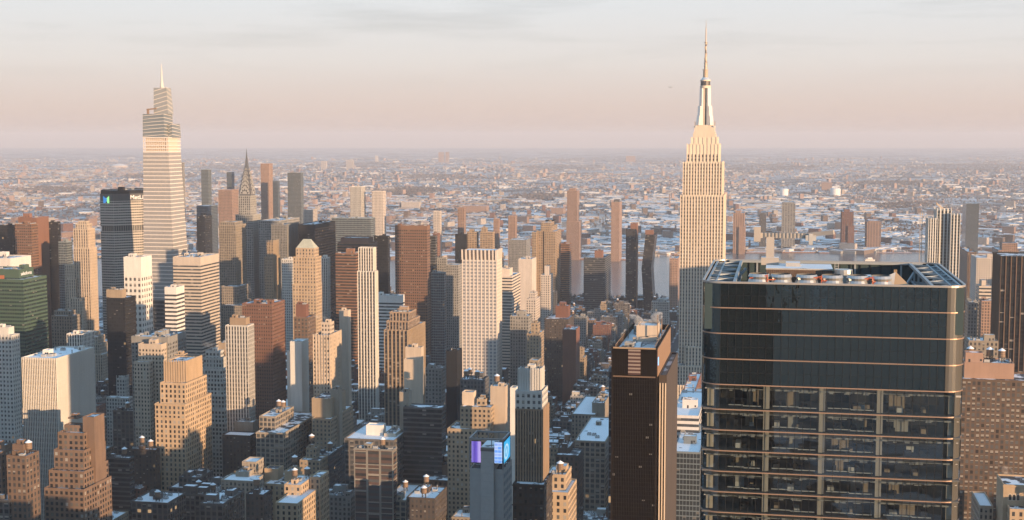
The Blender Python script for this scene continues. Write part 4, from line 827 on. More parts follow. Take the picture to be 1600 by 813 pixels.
def bent_tower():
    a, c, d, e, H = place(1004, 1019, 1023, 368, 2560); ov, ou = (a + c) / 2, (d + e) / 2
    root = thing('apartment_tower', 'bent dark copper tower, right one of the two slim riverside towers', 'apartment tower', from_uv(ov, ou))
    hw, hd = (c - a) / 2, (e - d) / 2; S = STY['copper']; b = MB(); R = lambda s: [(-hw + s, -hd), (hw + s, -hd), (hw + s, hd), (-hw + s, hd)]
    zm = at(1012, 420, 2560).z
    b.ring(R(4.5), 0, zm, facade('copper'), S[9], S[10], None, R(-1.5)); b.ring(R(-1.5), zm, H, facade('copper'), S[9], S[10], facade('copper', True), R(5.5)); b.obj('wall', root)
    m = MB(); m.box(-6, 9, -6, 6, H, H + 9, facade('redslab', True), SNOW[1]); m.obj('roof_bulkhead', root)
    FOOT.append((a - 6, c + 8, d - 2, e + 2)); HEROES.append(('bent riverside tower', 1004, 1022, 367, 2560, root))

def crane(p):
    base = at(1446, 346, 1506); root = thing('tower_crane', 'tower crane mast beside the white ribbed glass tower with its jib over the roof', 'crane', (base.x, base.y, 0))
    m = MB(); y = principled('crane_yellow', (.42, .33, .24), .6); zt = at(1440, 332, 1506).z; x = -4.5; s = 1.1
    for sx in (-s, s):
        for sy in (-s, s): m.bar((x + sx, sy, 0), (x + sx, sy, zt), .2, y)
    k = int(zt / 3)
    for i in range(k):
        z = i * 3; m.bar((x - s, -s, z), (x + s, -s, z + 3), .09, y); m.bar((x + s, -s, z), (x + s, s, z + 3), .09, y)
    m.obj('crane_mast', root)
    j = MB(); A, Bp = at(1463, 318, 1510), at(1475, 328, 1512)
    inv = root.matrix_world.inverted()
    q = lambda w: Vector(((w - base).dot(VX), (w - base).dot(VU), w.z))
    a, b2 = q(A), q(Bp)
    for o in (-.7, .7): j.bar(a + Vector((0, 0, o)), b2 + Vector((0, 0, o)), .3, y)
    for i in range(8):
        t = i / 8; j.bar(a + (b2 - a) * t + Vector((0, 0, -.7)), a + (b2 - a) * (t + .12) + Vector((0, 0, .7)), .15, y)
    j.obj('crane_jib', root)

def arched_windows():
    root = HEROES[-1][5]; bx = place(1545, 1568, 1640, 757, 740, side='L', L=24); m0 = None
    a, c, d, e, H = bx; v, u = to_uv(root.location); dk = principled('arch_glass', (.03, .028, .028), .3); fr = principled('arch_stone', (.5, .42, .33), .8)
    for i in range(3):
        b = MB(); w = .72; xx = 3.6 + i * 2.1 + (a - v); z = H - 8.5; n = 8
        for mat, ww, off, hh in ((fr, w + .28, -.05, 2.6), (dk, w, -.1, 2.4)):
            pts = [(xx + ww, d - u + off, z - (.25 if mat is fr else 0))] + [(xx + ww * math.cos(math.pi * k / n), d - u + off, z + hh + ww * math.sin(math.pi * k / n)) for k in range(n + 1)] + [(xx - ww, d - u + off, z - (.25 if mat is fr else 0))]
            b.poly(pts[::-1], mat)
        b.obj('arched_window', root)
    b = MB(); bm = facade('tan', True)
    b.box(a - v - .3, c - v + .3, d - u - .35, d - u, H - 1.2, H - .5, bm, bottom=True); b.box(a - v - .3, c - v + .3, d - u - .3, d - u, H - 13, H - 12.3, bm, bottom=True); b.obj('cornice', root)

def penn_tower():
    D = 600; a, c, d, e, H = place(957, 1026, 1047, 545, D, L=78); ov, ou = (a + c) / 2, (d + e) / 2
    root = thing('office_tower', 'dark bronze tower with fine window grid, steaming snowy roof and striped louvre panel', 'office tower', from_uv(ov, ou))
    hw, hd = (c - a) / 2, (e - d) / 2; S = STY['penn']; f, bl = facade('penn'), facade('penn', True); b = MB()
    cap = 7.6 * 3.8 * .5
    b.ring([(-hw, -hd), (hw, -hd), (hw, hd), (-hw, hd)], 0, H - 12.4, f, S[9], S[10])
    # the tall blank top storey: fine ribs, its long south side a plain lit panel
    b.ring([(-hw, -hd), (hw, -hd), (hw, hd), (-hw, hd)], H - 12.4, H, bl, 3, 3)
    nb = 26
    for i in range(nb + 1):
        t = -hw + 2 * hw * i / nb; b.box(t - .12, t + .12, -hd - .22, -hd, 0, H, bl)
    b.box(-hw - .2, hw + .2, -hd - .3, -hd, H - 13.0, H - 12.4, facade('brown', True), bottom=True); b.box(-hw, hw, -hd - .35, -hd, H - .4, H + .3, facade('balcony', True), bottom=True)
    pn = principled('bronze_panel', (.30, .19, .12), .5, .1, noise=.06)
    b.box(hw, hw + .3, -hd + 3, hd - 3, H - 13, H - .6, pn)
    for s in (-1, 1): b.box(s * hw - .35, s * hw + .35, -hd - .4, -hd + .8, 0, H + .3, facade('penn', True))
    # parapet
    for p in ((-hw, hw, -hd, -hd + .7), (-hw, hw, hd - .7, hd), (-hw, -hw + .7, -hd, hd), (hw - .7, hw, -hd, hd)): b.box(*p, H - 2.6, H + .2, bl)
    b.obj('wall', root)
    add_roof(root, -hw + .6, hw - .6, -hd + .6, hd - .6, H - 2.4, 0)
    # lower wings on both long sides
    w2 = MB(); ww = 3.8; zt = at(1030, 582, 616).z
    w2.tower(hw + .35, hw + ww, -hd + 9, hd - 2, 0, zt, facade('darkbrown', True), 3, 3.8, facade('darkbrown', True)); 
    for i in range(3):
        t = hw + .95 + i * 1.2; w2.box(t - .25, t + .25, -hd + 8.4, -hd + 9, 0, zt - 3.5, principled('white_pier', (.62, .52, .42), .7))
    w2.obj('side_wing', root); add_roof(root, hw + .9, hw + ww - .5, -hd + 9.5, hd - 2.5, zt - .9, 3)
    w3 = MB(); zt3 = at(950, 566, 638).z; w3.tower(-hw - 3.2, -hw - .3, -hd + 14, hd - 6, 0, zt3, facade('glassblue'), 3, 3.8, facade('glassblue', True)); w3.obj('side_wing', root)
    lv = MB(); l0, l1 = -hw + 2 * hw * .36, -hw + 2 * hw * .64; lw, ld = principled('louvre_pale', (.24, .19, .165), .6), principled('louvre_dark', (.06, .028, .025), .6)
    for i in range(14): lv.box(l0, l1, -hd - .5, -hd - .26, H - 11.8 + i * .8, H - 11.8 + i * .8 + .75, lw if i % 2 else ld, bottom=True)
    lv.obj('louvre_panel', root)
    sg = MB(); sg.box(hw + .32, hw + .5, -hd + 3.6, -hd + 6, H - 8, H - 4.5, principled('blue_sign', (.1, .3, .8), .4, emis=(.2, .5, 1), estr=.8)); sg.obj('sign_panel', root)
    bx = MB(); z = H - 2.4
    bx.tower(-3, 6.5, -2, 14, z, z + 7.5, facade('cream', True), 3, 3, facade('cream', True)); bx.poly([(-2.6, -1.6, z + 6.6), (6, -1.6, z + 6.6), (6, 13.5, z + 6.6), (-2.6, 13.5, z + 6.6)], SNOW[0]); bx.box(-4.5, 8, -3.5, -2.2, z, z + 2, facade('cream', True)); bx.box(1.4, 2.6, -2.05, -2, z + .1, z + 2.4, M_DARK); bx.obj('roof_bulkhead', root)
    fr = MB()
    for i in range(7): fr.bar((1 + i * 1.3, -20, z + 1.5), (1 + i * 1.3, -10, z + 1.5), .12, M_STEEL)
    for i in range(5): fr.bar((1, -20 + i * 2.5, z + 1.5), (9, -20 + i * 2.5, z + 1.5), .12, M_STEEL); fr.bar((1, -20 + i * 2.5, z), (1, -20 + i * 2.5, z + 1.5), .12, M_STEEL); fr.bar((9, -20 + i * 2.5, z), (9, -20 + i * 2.5, z + 1.5), .12, M_STEEL)
    fr.bar((1, -20, z + .2), (9, -10, z + 3), .15, M_STEEL); fr.obj('roof_frame', root)
    for (xx, yy, hh) in ((-hw + 2, 6, 12), (7.2, -6, 13), (7.6, 12, 9)):
        q = MB(); q.bar((xx, yy, z), (xx, yy, z + hh), .18, M_WOOD); q.obj('roof_mast', root)
    rl = MB()
    for i in range(18): yy = -hd + 3 + i * (2 * hd - 6) / 17; rl.bar((-hw + 1, yy, z), (-hw + 1, yy, H + .9), .08, M_WOOD); rl.bar((hw - 1, yy, z), (hw - 1, yy, H + .9), .08, M_WOOD)
    for s in (-1, 1): rl.bar((s * (hw - 1), -hd + 3, H + .9), (s * (hw - 1), hd - 3, H + .9), .1, M_WOOD)
    rl.obj('roof_rail', root)
    rng = random.Random(11); clutter(root, rng, -hw + 2, hw - 2, 15, hd - 3, z, 'grey', 6, 0); clutter(root, rng, -hw + 2, 0, -hd + 3, -4, z, 'grey', 3, 0)
    FOOT.append((a - 6, c + 14, d - 2, e + 4)); HEROES.append(('dark bronze tower', 947, 1055, 505, D, root))
    return root

def billboard_tower():
    D = 700; a, c, d, e, H = place(734, 786, 798, 734, D, L=24); ov, ou = (a + c) / 2, (d + e) / 2
    root = thing('office_tower', 'grey concrete tower topped by glowing blue and purple screens, bottom centre', 'office tower', from_uv(ov, ou))
    hw, hd = (c - a) / 2, (e - d) / 2; b = MB(); cm = principled('pale_concrete', (.30, .31, .31), .85, noise=.1, nscale=.4); cd_ = principled('board_concrete', (.36, .365, .36), .85, noise=.08, nscale=.5)
    b.tower(-hw, hw, -hd, hd, 0, H, cm, 3, 3.6, cm)
    for i in range(16):
        z = H - 3 - i * 4.2
        for j in range(5):
            y = -hd + 2 + j * 4.4; b.box(hw, hw + .08, y, y + 2.8, z - 2.2, z, facade('glassblue', True))
    b.obj('wall', root)
    add_roof(root, -hw + .5, hw - .5, -hd + .5, hd - .5, H - .9, 2)
    k = D / FPX; X = lambda px: (px - 786) * k / CT + hw; zt = at(760, 699, D).z
    co = MB(); co.box(X(751.5), X(772), -hd - 1.4, hd - 8, 0, zt, cd_, SNOW[0]); co.box(X(751), X(772.5), -hd - 1.5, -hd + 1.8, zt - 2.2, zt - .6, principled('core_cap', (.12, .12, .12), .8))
    for i in range(26): co.box(X(751.5), X(772), -hd - 1.44, -hd - 1.4, zt - 6 - i * 4, zt - 5.85 - i * 4, cm)
    co.obj('stair_core', root)
    zs0, zs1 = at(745, 724, D).z, at(745, 691, D).z
    def screen(name, P, Q, mat):
        s = MB(); (x0, y0), (x1, y1) = P, Q; s.poly([(x0, y0, zs0), (x1, y1, zs0), (x1, y1, zs1), (x0, y0, zs1)], mat, [(0, 0), (1, 0), (1, 1), (0, 1)]); dx, dy = y1 - y0, -(x1 - x0); l = math.hypot(dx, dy); ox, oy = -dx / l * .5, -dy / l * .5
        s.poly([(x1 + ox, y1 + oy, zs0 - .3), (x0 + ox, y0 + oy, zs0 - .3), (x0 + ox, y0 + oy, zs1 + .3), (x1 + ox, y1 + oy, zs1 + .3)], M_DARK); s.poly([(x0, y0, zs1), (x1, y1, zs1), (x1 + ox, y1 + oy, zs1), (x0 + ox, y0 + oy, zs1)], M_DARK); s.poly([(x1, y1, zs0), (x0, y0, zs0), (x0 + ox, y0 + oy, zs0), (x1 + ox, y1 + oy, zs0)], M_DARK)
        return s.obj('screen', root)
    def led(name, kind):
        m = bpy.data.materials.new(name); m.use_nodes = True; nt = m.node_tree; bs = nt.nodes['Principled BSDF']; N = nt.nodes.new; L = nt.links.new
        bs.inputs['Base Color'].default_value = (.01, .01, .012, 1); uv = N('ShaderNodeUVMap'); sp = N('ShaderNodeSeparateXYZ'); L(uv.outputs[0], sp.inputs[0])
        r = N('ShaderNodeValToRGB'); e_ = r.color_ramp.elements
        if kind == 'purple':
            e_[0].color = (.28, .22, .75, 1); e_[1].color = (.42, .28, .72, 1); k2 = e_.new(.3); k2.color = (.10, .06, .42, 1); k3 = e_.new(.55); k3.color = (.16, .10, .60, 1); k4 = e_.new(.8); k4.color = (.5, .4, .85, 1); L(sp.outputs[0], r.inputs[0])
        elif kind == 'blue':
            br = N('ShaderNodeTexBrick'); br.offset = 0; br.inputs['Scale'].default_value = 1; br.inputs['Brick Width'].default_value = .45; br.inputs['Row Height'].default_value = .16; br.inputs['Mortar Size'].default_value = .02
            br.inputs['Color1'].default_value = (.12, .35, .95, 1); br.inputs['Color2'].default_value = (.45, .55, .95, 1); br.inputs['Mortar'].default_value = (.55, .75, 1, 1); L(uv.outputs[0], br.inputs[0]); r = br
        else:
            mp = N('ShaderNodeMapping'); mp.inputs['Location'].default_value = (-.55, -.62, 0); mp.inputs['Scale'].default_value = (1.4, 1.4, 1); L(uv.outputs[0], mp.inputs[0]); gr = N('ShaderNodeTexGradient'); gr.gradient_type = 'SPHERICAL'; L(mp.outputs[0], gr.inputs[0]); L(gr.outputs[1], r.inputs[0])
            e_[0].color = (.02, .35, .75, 1); e_[1].color = (.5, .85, 1, 1); k2 = e_.new(.45); k2.color = (.05, .5, .9, 1); k3 = e_.new(.55); k3.color = (.6, .85, 1, 1); k4 = e_.new(.7); k4.color = (.1, .45, .8, 1)
        L(r.outputs[0], bs.inputs['Emission Color']); bs.inputs['Emission Strength'].default_value = .55; return m
    screen('screen', (X(736.3), -hd - .8), (X(751.3), -hd - .8), led('screen_purple', 'purple')); screen('screen', (X(772.8), -hd - .8), (X(785), -hd - .8), led('screen_grid', 'blue')); screen('screen', (hw + .6, -hd - .6), (hw + .6, hd - 8), led('screen_cyan', 'cyan'))
    fr = MB(); z2 = at(760, 690, D).z + .8
    for p, q in (((-hw, -hd), (hw, -hd)), ((hw, -hd), (hw, hd - 6)), ((hw, hd - 6), (-hw, hd - 6)), ((-hw, hd - 6), (-hw, -hd))):
        fr.bar((*p, z2), (*q, z2), .45, M_STEEL); fr.bar((*p, zs0), (*q, zs0), .3, M_STEEL); fr.bar((*p, H), (*p, z2), .35, M_STEEL)
        for t in (.33, .66): x_, y_ = p[0] + (q[0] - p[0]) * t, p[1] + (q[1] - p[1]) * t; fr.bar((x_, y_, H), (x_, y_, z2), .2, M_STEEL)
    fr.obj('screen_frame', root)
    bk = MB(); bk.tower(-hw + 3, hw - 3, 2, hd - 8, H - 1, H + 8, facade('darkgrey', True), 3, 3, facade('darkgrey', True)); bk.obj('roof_bulkhead', root)
    FOOT.append((a - 2, c + 2, d - 3, e + 2)); HEROES.append(('screen topped tower', 734, 798, 685, D, root))

# ---------------------------------------------------------------- the big glass tower in front
def glass_tower():
    D = 310; a, c, d, e, H = place(1098, 1511, 1530, 449, D, L=60); ov, ou = (a + c) / 2, (d + e) / 2
    root = thing('glass_tower', 'huge dark glass tower with bronze rings and open truss rimmed roof, nearest at right', 'office tower', from_uv(ov, ou))
    hw, hd, r = (c - a) / 2, (e - d) / 2, 4.2
    def outline(off=0.0, n=9):
        R_ = r + off; pts = []
        for cx, cyy, s in ((hw - r, -hd + r, -90), (hw - r, hd - r, 0), (-hw + r, hd - r, 90), (-hw + r, -hd + r, 180)):
            for i in range(n): an = RAD(s + 90 * i / (n - 1)); pts.append((cx + R_ * math.cos(an), cyy + R_ * math.sin(an)))
        return pts
    upper = [H - 6.02 * i for i in range(5)]; zs = upper[-1]; rings = upper[1:] + [zs - 5.9] + [zs - 5.9 - 4.92 * i for i in range(1, 9)]
    # dark reflecting glass
    m = bpy.data.materials.new('dark_curtain_glass'); m.use_nodes = True; nt = m.node_tree; b = nt.nodes['Principled BSDF']; N = nt.nodes.new; L = nt.links.new
    b.inputs['Base Color'].default_value = (.008, .0115, .014, 1); b.inputs['Roughness'].default_value = .02; b.inputs['IOR'].default_value = 1.85; b.inputs['Specular Tint'].default_value = (.66, .92, 1, 1)
    g = N('ShaderNodeNewGeometry'); n = N('ShaderNodeTexNoise'); n.inputs['Scale'].default_value = .35; n.inputs['Detail'].default_value = 2; L(g.outputs['Position'], n.inputs[0]); bp = N('ShaderNodeBump'); bp.inputs['Strength'].default_value = .25; bp.inputs['Distance'].default_value = .12; L(n.outputs[0], bp.inputs['Height']); uv = N('ShaderNodeUVMap'); fl_ = N('ShaderNodeVectorMath'); fl_.operation = 'FLOOR'; L(uv.outputs[0], fl_.inputs[0]); wn = N('ShaderNodeTexWhiteNoise'); wn.noise_dimensions = '3D'; L(fl_.outputs[0], wn.inputs[0])
    sb = N('ShaderNodeVectorMath'); sb.operation = 'SUBTRACT'; sb.inputs[1].default_value = (.5, .5, .5); L(wn.outputs[1], sb.inputs[0]); sl_ = N('ShaderNodeVectorMath'); sl_.operation = 'SCALE'; sl_.inputs['Scale'].default_value = .022; L(sb.outputs[0], sl_.inputs[0])
    av = N('ShaderNodeVectorMath'); av.operation = 'ADD'; L(bp.outputs[0], av.inputs[0]); L(sl_.outputs[0], av.inputs[1]); nv = N('ShaderNodeVectorMath'); nv.operation = 'NORMALIZE'; L(av.outputs[0], nv.inputs[0]); L(nv.outputs[0], b.inputs['Normal'])
    t = bpy.data.materials.new('clear_curtain_glass'); t.use_nodes = True; nt = t.node_tree; nt.nodes.clear(); N = nt.nodes.new; L = nt.links.new
    o = N('ShaderNodeOutputMaterial'); mx = N('ShaderNodeMixShader'); tr = N('ShaderNodeBsdfTransparent'); tr.inputs[0].default_value = (.54, .60, .62, 1); gl = N('ShaderNodeBsdfGlossy'); gl.inputs[0].default_value = (.8, .92, 1, 1); gl.inputs[1].default_value = .01; fr = N('ShaderNodeLayerWeight'); fr.inputs[0].default_value = .5; pw = N('ShaderNodeMath'); pw.operation = 'POWER'; pw.inputs[1].default_value = 3.5; L(fr.outputs['Facing'], pw.inputs[0])
    ad = N('ShaderNodeMath'); ad.operation = 'MULTIPLY_ADD'; ad.inputs[1].default_value = .6; ad.inputs[2].default_value = .09; L(pw.outputs[0], ad.inputs[0]); L(ad.outputs[0], mx.inputs[0]); L(tr.outputs[0], mx.inputs[1]); L(gl.outputs[0], mx.inputs[2]); L(mx.outputs[0], o.inputs[0])
    P = outline()
    cg = principled('corner_highlight', (.20, .19, .17), .16, .6); q = MB(); q.ring(P, zs, H - .15, m, 2, 6); nn = 9  # paler metallic finish on the right corner paints in its bright highlight
    for f_, (u_, w_) in enumerate(zip(q.f, range(len(q.f)))):
        if w_ % nn != nn - 1 and w_ < nn: q.m[w_] = q.mi(cg)
    q.obj('glass_skin', root)
    q = MB(); q.ring(P, 140, zs, t, 2, 6); q.ring(P, 0, 140, m, 2, 6)
    for w_ in range(3, 6): q.m[w_] = q.mi(cg)
    q.obj('glass_skin', root)
    bz = principled('bronze_trim', (.40, .27, .20), .4, .45); mu = principled('mullion_dark', (.018, .02, .022), .5, .3); rim = principled('rim_metal', (.40, .38, .36), .4, .5)
    for k, z in enumerate(rings):
        q = MB(); A, Bq = outline(.22), outline(-.02); n_ = len(A)
        for i in range(n_):
            j = (i + 1) % n_
            q.poly([(*A[i], z), (*A[j], z), (*A[j], z + .24), (*A[i], z + .24)], bz); q.poly([(*A[i], z + .24), (*A[j], z + .24), (*Bq[j], z + .24), (*Bq[i], z + .24)], bz); q.poly([(*A[j], z), (*A[i], z), (*Bq[i], z), (*Bq[j], z)], bz)
        q.obj('trim_ring', root)
    q = MB(); nm = 29
    for i in range(nm + 1):
        x = -hw + r + (2 * hw - 2 * r) * i / nm; q.box(x - .045, x + .045, -hd - .14, -hd, 140, H, mu); q.box(x - .045, x + .045, hd, hd + .14, 140, H, mu)
    for i in range(24):
        y = -hd + r + (2 * hd - 2 * r) * i / 23
        for s in (-1, 1): q.box(min(s * hw, s * (hw + .14)), max(s * hw, s * (hw + .14)), y - .045, y + .045, 140, H, mu)
    for i in range(5):
        z = upper[i]
        if i < 4: q.box(-hw + r, hw - r, -hd - .05, -hd, z - 3.03, z - 2.97, mu)
    q.obj('mullion', root)
    # the rim and the truss deck round the open top
    q = MB(); A, Bq = outline(.25), outline(-.25)
    for i in range(len(A)):
        j = (i + 1) % len(A)
        for P_, Q_ in ((A, Bq),):
            q.poly([(*A[i], H - .2), (*A[j], H - .2), (*A[j], H + .25), (*A[i], H + .25)], rim); q.poly([(*A[i], H + .25), (*A[j], H + .25), (*Bq[j], H + .25), (*Bq[i], H + .25)], rim); q.poly([(*Bq[j], H - .2), (*Bq[i], H - .2), (*Bq[i], H + .25), (*Bq[j], H + .25)], rim)
    q.obj('roof_rim', root)
    tr_ = MB(); tb = principled('truss_paint', (.30, .33, .35), .5, .2); zz = H - .35; wi = 7.2
    for s in (-1, 1):
        xo, xi = s * (hw - .9), s * (hw - wi)
        tr_.bar((xo, -hd + 1.5, zz), (xo, hd - 1.5, zz), .28, tb); tr_.bar((xi, -hd + .4, zz), (xi, hd - .4, zz), .36, tb); tr_.bar((xo - s * 2, -hd + .8, zz), (xo - s * 2, hd - .8, zz), .2, tb)
        k = 5
        for i in range(k):
            y0, y1 = -hd + 2 + (2 * hd - 4) * i / k, -hd + 2 + (2 * hd - 4) * (i + 1) / k; ym = (y0 + y1) / 2
            tr_.bar((xi, y0, zz), (xo, ym, zz), .22, tb); tr_.bar((xo, ym, zz), (xi, y1, zz), .22, tb); tr_.bar((xi, y0, zz), (xo, y0, zz), .18, tb)
            tr_.bar((xi, y0, zz), (xi, y0, H - 8), .22, tb); tr_.bar((xo, y0, zz - 4), (xi, ym, zz - 4), .18, tb); tr_.bar((xi, y0, zz - 4), (xo, y0, zz - 4), .18, tb)
        tr_.bar((xi, -hd + .4, zz - 4), (xi, hd - .4, zz - 4), .22, tb)
    for x in (-18, -6, 8, 20): tr_.bar((x, hd - .6, H - 10), (x, hd - .6, H), .25, tb)
    tr_.bar((-hw + 4, hd - .9, H - .2), (hw - 4, hd - .9, H - .2), .3, tb); tr_.obj('roof_truss', root)
    iw = MB(); tl = principled('parapet_lining', (.030, .055, .062), .6, .1)
    I_ = [(-hw + .5, -hd + .5), (hw - .5, -hd + .5), (hw - .5, hd - .5), (-hw + .5, hd - .5)]
    for i in range(4):
        p, w = I_[i], I_[(i + 1) % 4]; iw.poly([(*w, H - 11), (*p, H - 11), (*p, H - .3), (*w, H - .3)], tl)
    for i in range(20):
        x = -hw + 4 + (2 * hw - 8) * i / 19; iw.box(x - .1, x + .1, hd - .8, hd - .5, H - 11, H - .4, mu)
    iw.obj('parapet', root)
    rf = MB(); rf.poly([(-hw + .5, -hd + .5, H - 11), (hw - .5, -hd + .5, H - 11), (hw - .5, hd - .5, H - 11), (-hw + .5, hd - .5, H - 11)], SNOW[2]); rf.obj('roof', root)
    # roof plant: penthouse, cooling fans, orange pipes, sheeted pyramid, gantry crane
    k = lambda px, Y=345: (px - 1304.5) * Y / FPX / CT
    ph = MB(); br = principled('plant_screen_brown', (.16, .105, .075), .7, noise=.1, nscale=2); x0, x1 = k(1211), k(1309)
    ph.box(x0, x1, -6, 7, H - 11, H + 1.0, br); ph.box(x0 - .15, x1 + .15, -6.2, 7.2, H + 1.0, H + 1.35, M_UNIT, SNOW[0]); ph.box(k(1240), k(1262), -1, 3, H + 1.35, H + 2.3, M_UNIT, SNOW[0])
    for i in range(34): x = x0 + (x1 - x0) * i / 33; ph.box(x - .06, x + .06, -6.08, -6, H - 11, H + .9, M_DARK)
    ph.obj('roof_penthouse', root)
    lad = MB()
    for s in (0, .9):
        lad.bar((x1 + .6 + s, -6.3, H - 11), (x1 + .6 + s, -6.3, H + 3), .07, M_UNIT)
    for i in range(24): lad.bar((x1 + .6, -6.3, H - 10 + i * .55), (x1 + 1.5, -6.3, H - 10 + i * .55), .05, M_UNIT)
    lad.obj('ladder', root)
    fs = principled('fan_steel', (.5, .5, .49), .3, .7)
    for i, px in enumerate((1196, 1229, 1268, 1306, 1344, 1378)):
        f = MB(); cx = k(px, 327); cyy = -hd + 10; R_ = 2.35
        n_ = 20
        for (r0, z0, r1, z1) in ((R_ + .7, H - 1.6, R_, H + .3), (R_, H - .2, R_ + .25, H + .65), (R_ + .25, H + .65, R_ - .05, H + 1.3), (R_ - .05, H + .6, R_ - .15, H - .7)):
            for j in range(n_):
                w0, w1 = 2 * math.pi * j / n_, 2 * math.pi * (j + 1) / n_; f.poly([(cx + r0 * math.cos(w0), cyy + r0 * math.sin(w0), z0), (cx + r0 * math.cos(w1), cyy + r0 * math.sin(w1), z0), (cx + r1 * math.cos(w1), cyy + r1 * math.sin(w1), z1), (cx + r1 * math.cos(w0), cyy + r1 * math.sin(w0), z1)], fs)
        f.box(cx - R_ - .9, cx + R_ + .9, cyy - R_ - .9, cyy + R_ + .9, H - 8, H - 1.6, M_UNIT); 
        for j in range(5): w0 = j * 1.2566; f.bar((cx, cyy, H - .1), (cx + 2 * math.cos(w0), cyy + 2 * math.sin(w0), H - .05), .22, M_DARK)
        f.obj('cooling_fan', root)
    og = principled('orange_pipe', (.45, .11, .05), .5)
    for px in (1208, 1290, 1366):
        f = MB(); cx = k(px, 326); yy = -hd + 8
        f.bar((cx - 4.2, yy, H + .3), (cx, yy, H + 1.0), .11, og); f.bar((cx, yy, H + 1.3), (cx, yy, H - 2.4), .11, og); f.bar((cx - 4.2, yy + .5, H + .3), (cx, yy + .6, H + .45), .09, og); f.bar((cx, yy, H), (cx + 3.4, yy, H + .2), .11, og); f.obj('orange_pipe', root)
    py = MB(); tp = principled('pale_sheet', (.58, .52, .45), .8, noise=.1, nscale=.5); tq = principled('tan_sheet', (.40, .28, .17), .8); cx = k(1400, 332); cyy = -hd + 14
    base = [(cx - 4.2, cyy - 4.2), (cx + 3.6, cyy - 4.2), (cx + 3.6, cyy + 4.2), (cx - 4.2, cyy + 4.2)]; ap = (cx + .1, cyy, H + 1.9)
    for i in range(4): py.poly([(*base[i], H - 1.6), (*base[(i + 1) % 4], H - 1.6), ap], tq if i in (0, 1) else tp)
    py.poly([(cx - 7.2, cyy - 3.0, H - 1.4), (cx - .6, cyy - 4.3, H - 1.4), (cx + .05, cyy - .4, H + 1.85)], tp); py.poly([(cx - 7.2, cyy - 3.0, H - 1.4), (cx + .05, cyy - .4, H + 1.85), (cx - 4.2, cyy + 4.2, H - 1.6)], tp)
    for i in range(5): py.box(cx - .3 + i * .1, cx + i * .1, cyy - .1, cyy + .1, H + 1.3, H + 2.4, tq)
    py.box(cx - 4.2, cx + 3.6, cyy - 4.2, cyy + 4.2, H - 9, H - 1.6, M_UNIT); py.obj('plant_tent', root)
    hd_ = MB(); cx = k(1346, 335); hd_.box(cx - 2.2, cx + 2.6, -hd + 13, -hd + 16, H - 3, H + .6, M_UNIT, SNOW[0]); hd_.box(cx - 2.6, cx + 3, -hd + 12.6, -hd + 16.4, H + .6, H + .85, M_UNIT, SNOW[0]); hd_.obj('cooling_unit', root)
    du = MB(); du.cyl(k(1325, 345), -hd + 22, H - 9, H + 1.5, 2.6, 2.2, fs, 16); du.obj('exhaust_duct', root)
    cr = MB(); wp = principled('crane_white', (.36, .33, .30), .55, noise=.08); cx = k(1217, 350); yy = 4
    cr.box(cx - 1.0, cx + 1.0, yy - 1, yy + 1, H + 1.3, H + 8.4, wp); cr.box(cx - 2.2, cx + 2.2, yy - 1.6, yy + 1.6, H + 1.3, H + 3.2, wp, SNOW[0])
    x0, x1 = k(1196, 350), k(1275, 350); cr.box(x0, x1, yy - .7, yy + .7, H + 8.1, H + 9.4, wp, bottom=True); cr.box(k(1192, 350), k(1202, 350), yy - 1.5, yy + 1.5, H + 7.2, H + 11, wp, SNOW[0], True); cr.bar((x1, yy, H + 9.0), (k(1312, 350), yy - 2, H + 9.9), .55, wp); cr.bar((k(1278, 350), yy - 1, H + 9.4), (k(1278, 350), yy - 1, H + 6.6), .5, M_UNIT); cr.box(k(1270, 350), k(1286, 350), yy - 1.4, yy + .6, H + 7.6, H + 9, M_UNIT, bottom=True)
    for i in range(12): xx = x0 + 2 + (x1 - x0 - 3) * i / 11; cr.box(xx - .15, xx + .15, yy - .86, yy - .8, H + 8.1, H + 9.5, M_STEEL)
    cr.obj('maintenance_crane', root)
    bl = MB()
    for (px, yy) in ((1130, 12), (1172, 18), (1412, 20), (1440, 10)): x = k(px, 350); bl.bar((x, yy, H - 10), (x + (6 if px > 1300 else 8), yy + 5, H - 1), .3, tb)
    bl.obj('roof_brace', root)
    # behind the clear glass: floors, columns, ceilings, the core, blinds and desks
    sl, ce = principled('floor_slab', (.10, .10, .10), .9), principled('ceiling_white', (.42, .40, .37), .9)
    colm = principled('column_plaster', (.52, .45, .37), .85); core = principled('core_wall', (.055, .058, .062), .9); desk = principled('desk_white', (.62, .60, .56), .7); bd = principled('blind_fabric', (.62, .50, .36), .9); drk = principled('interior_dark', (.03, .03, .032), .9); pnl = principled('partition', (.36, .28, .20), .9)
    c0 = MB(); c0.box(-14, 14, -hd + 16, hd - 10, 150, H - 11, core); c0.obj('core', root)
    zsn = [rings[3]] + rings[4:]
    rng = random.Random(21)
    cols = [k(1210, 325), k(1293, 325), k(1378, 325)]; 
    for f, z in enumerate(zsn[:-1]):
        zb = zsn[f + 1]; s = MB(); s.box(-hw + .35, hw - .35, -hd + .35, hd - .35, zb - .05, zb + .35, sl, bottom=True); s.obj('floor_slab', root)
        s = MB(); s.box(-hw + .8, hw - .8, -hd + 1.2, -hd + 15, z - 1.15, z - 1.0, ce, bottom=True); 
        for i in range(28):
            if rng.random() < .6: x = -hw + 3 + i * 2.0; s.box(x, x + 1.5, -hd + .9, -hd + 1.2, z - 1.25, z - .85, ce, bottom=True)
        s.obj('ceiling', root)
        for x in cols:
            s = MB(); s.box(x - .7, x + .25, -hd + 1.1, -hd + 2.3, zb + .35, z - .2, colm); s.box(x + .25, x + .7, -hd + 1.5, -hd + 2.3, zb + .35, z - .2, principled('column_side', (.45, .42, .40), .85)); s.obj('column', root)
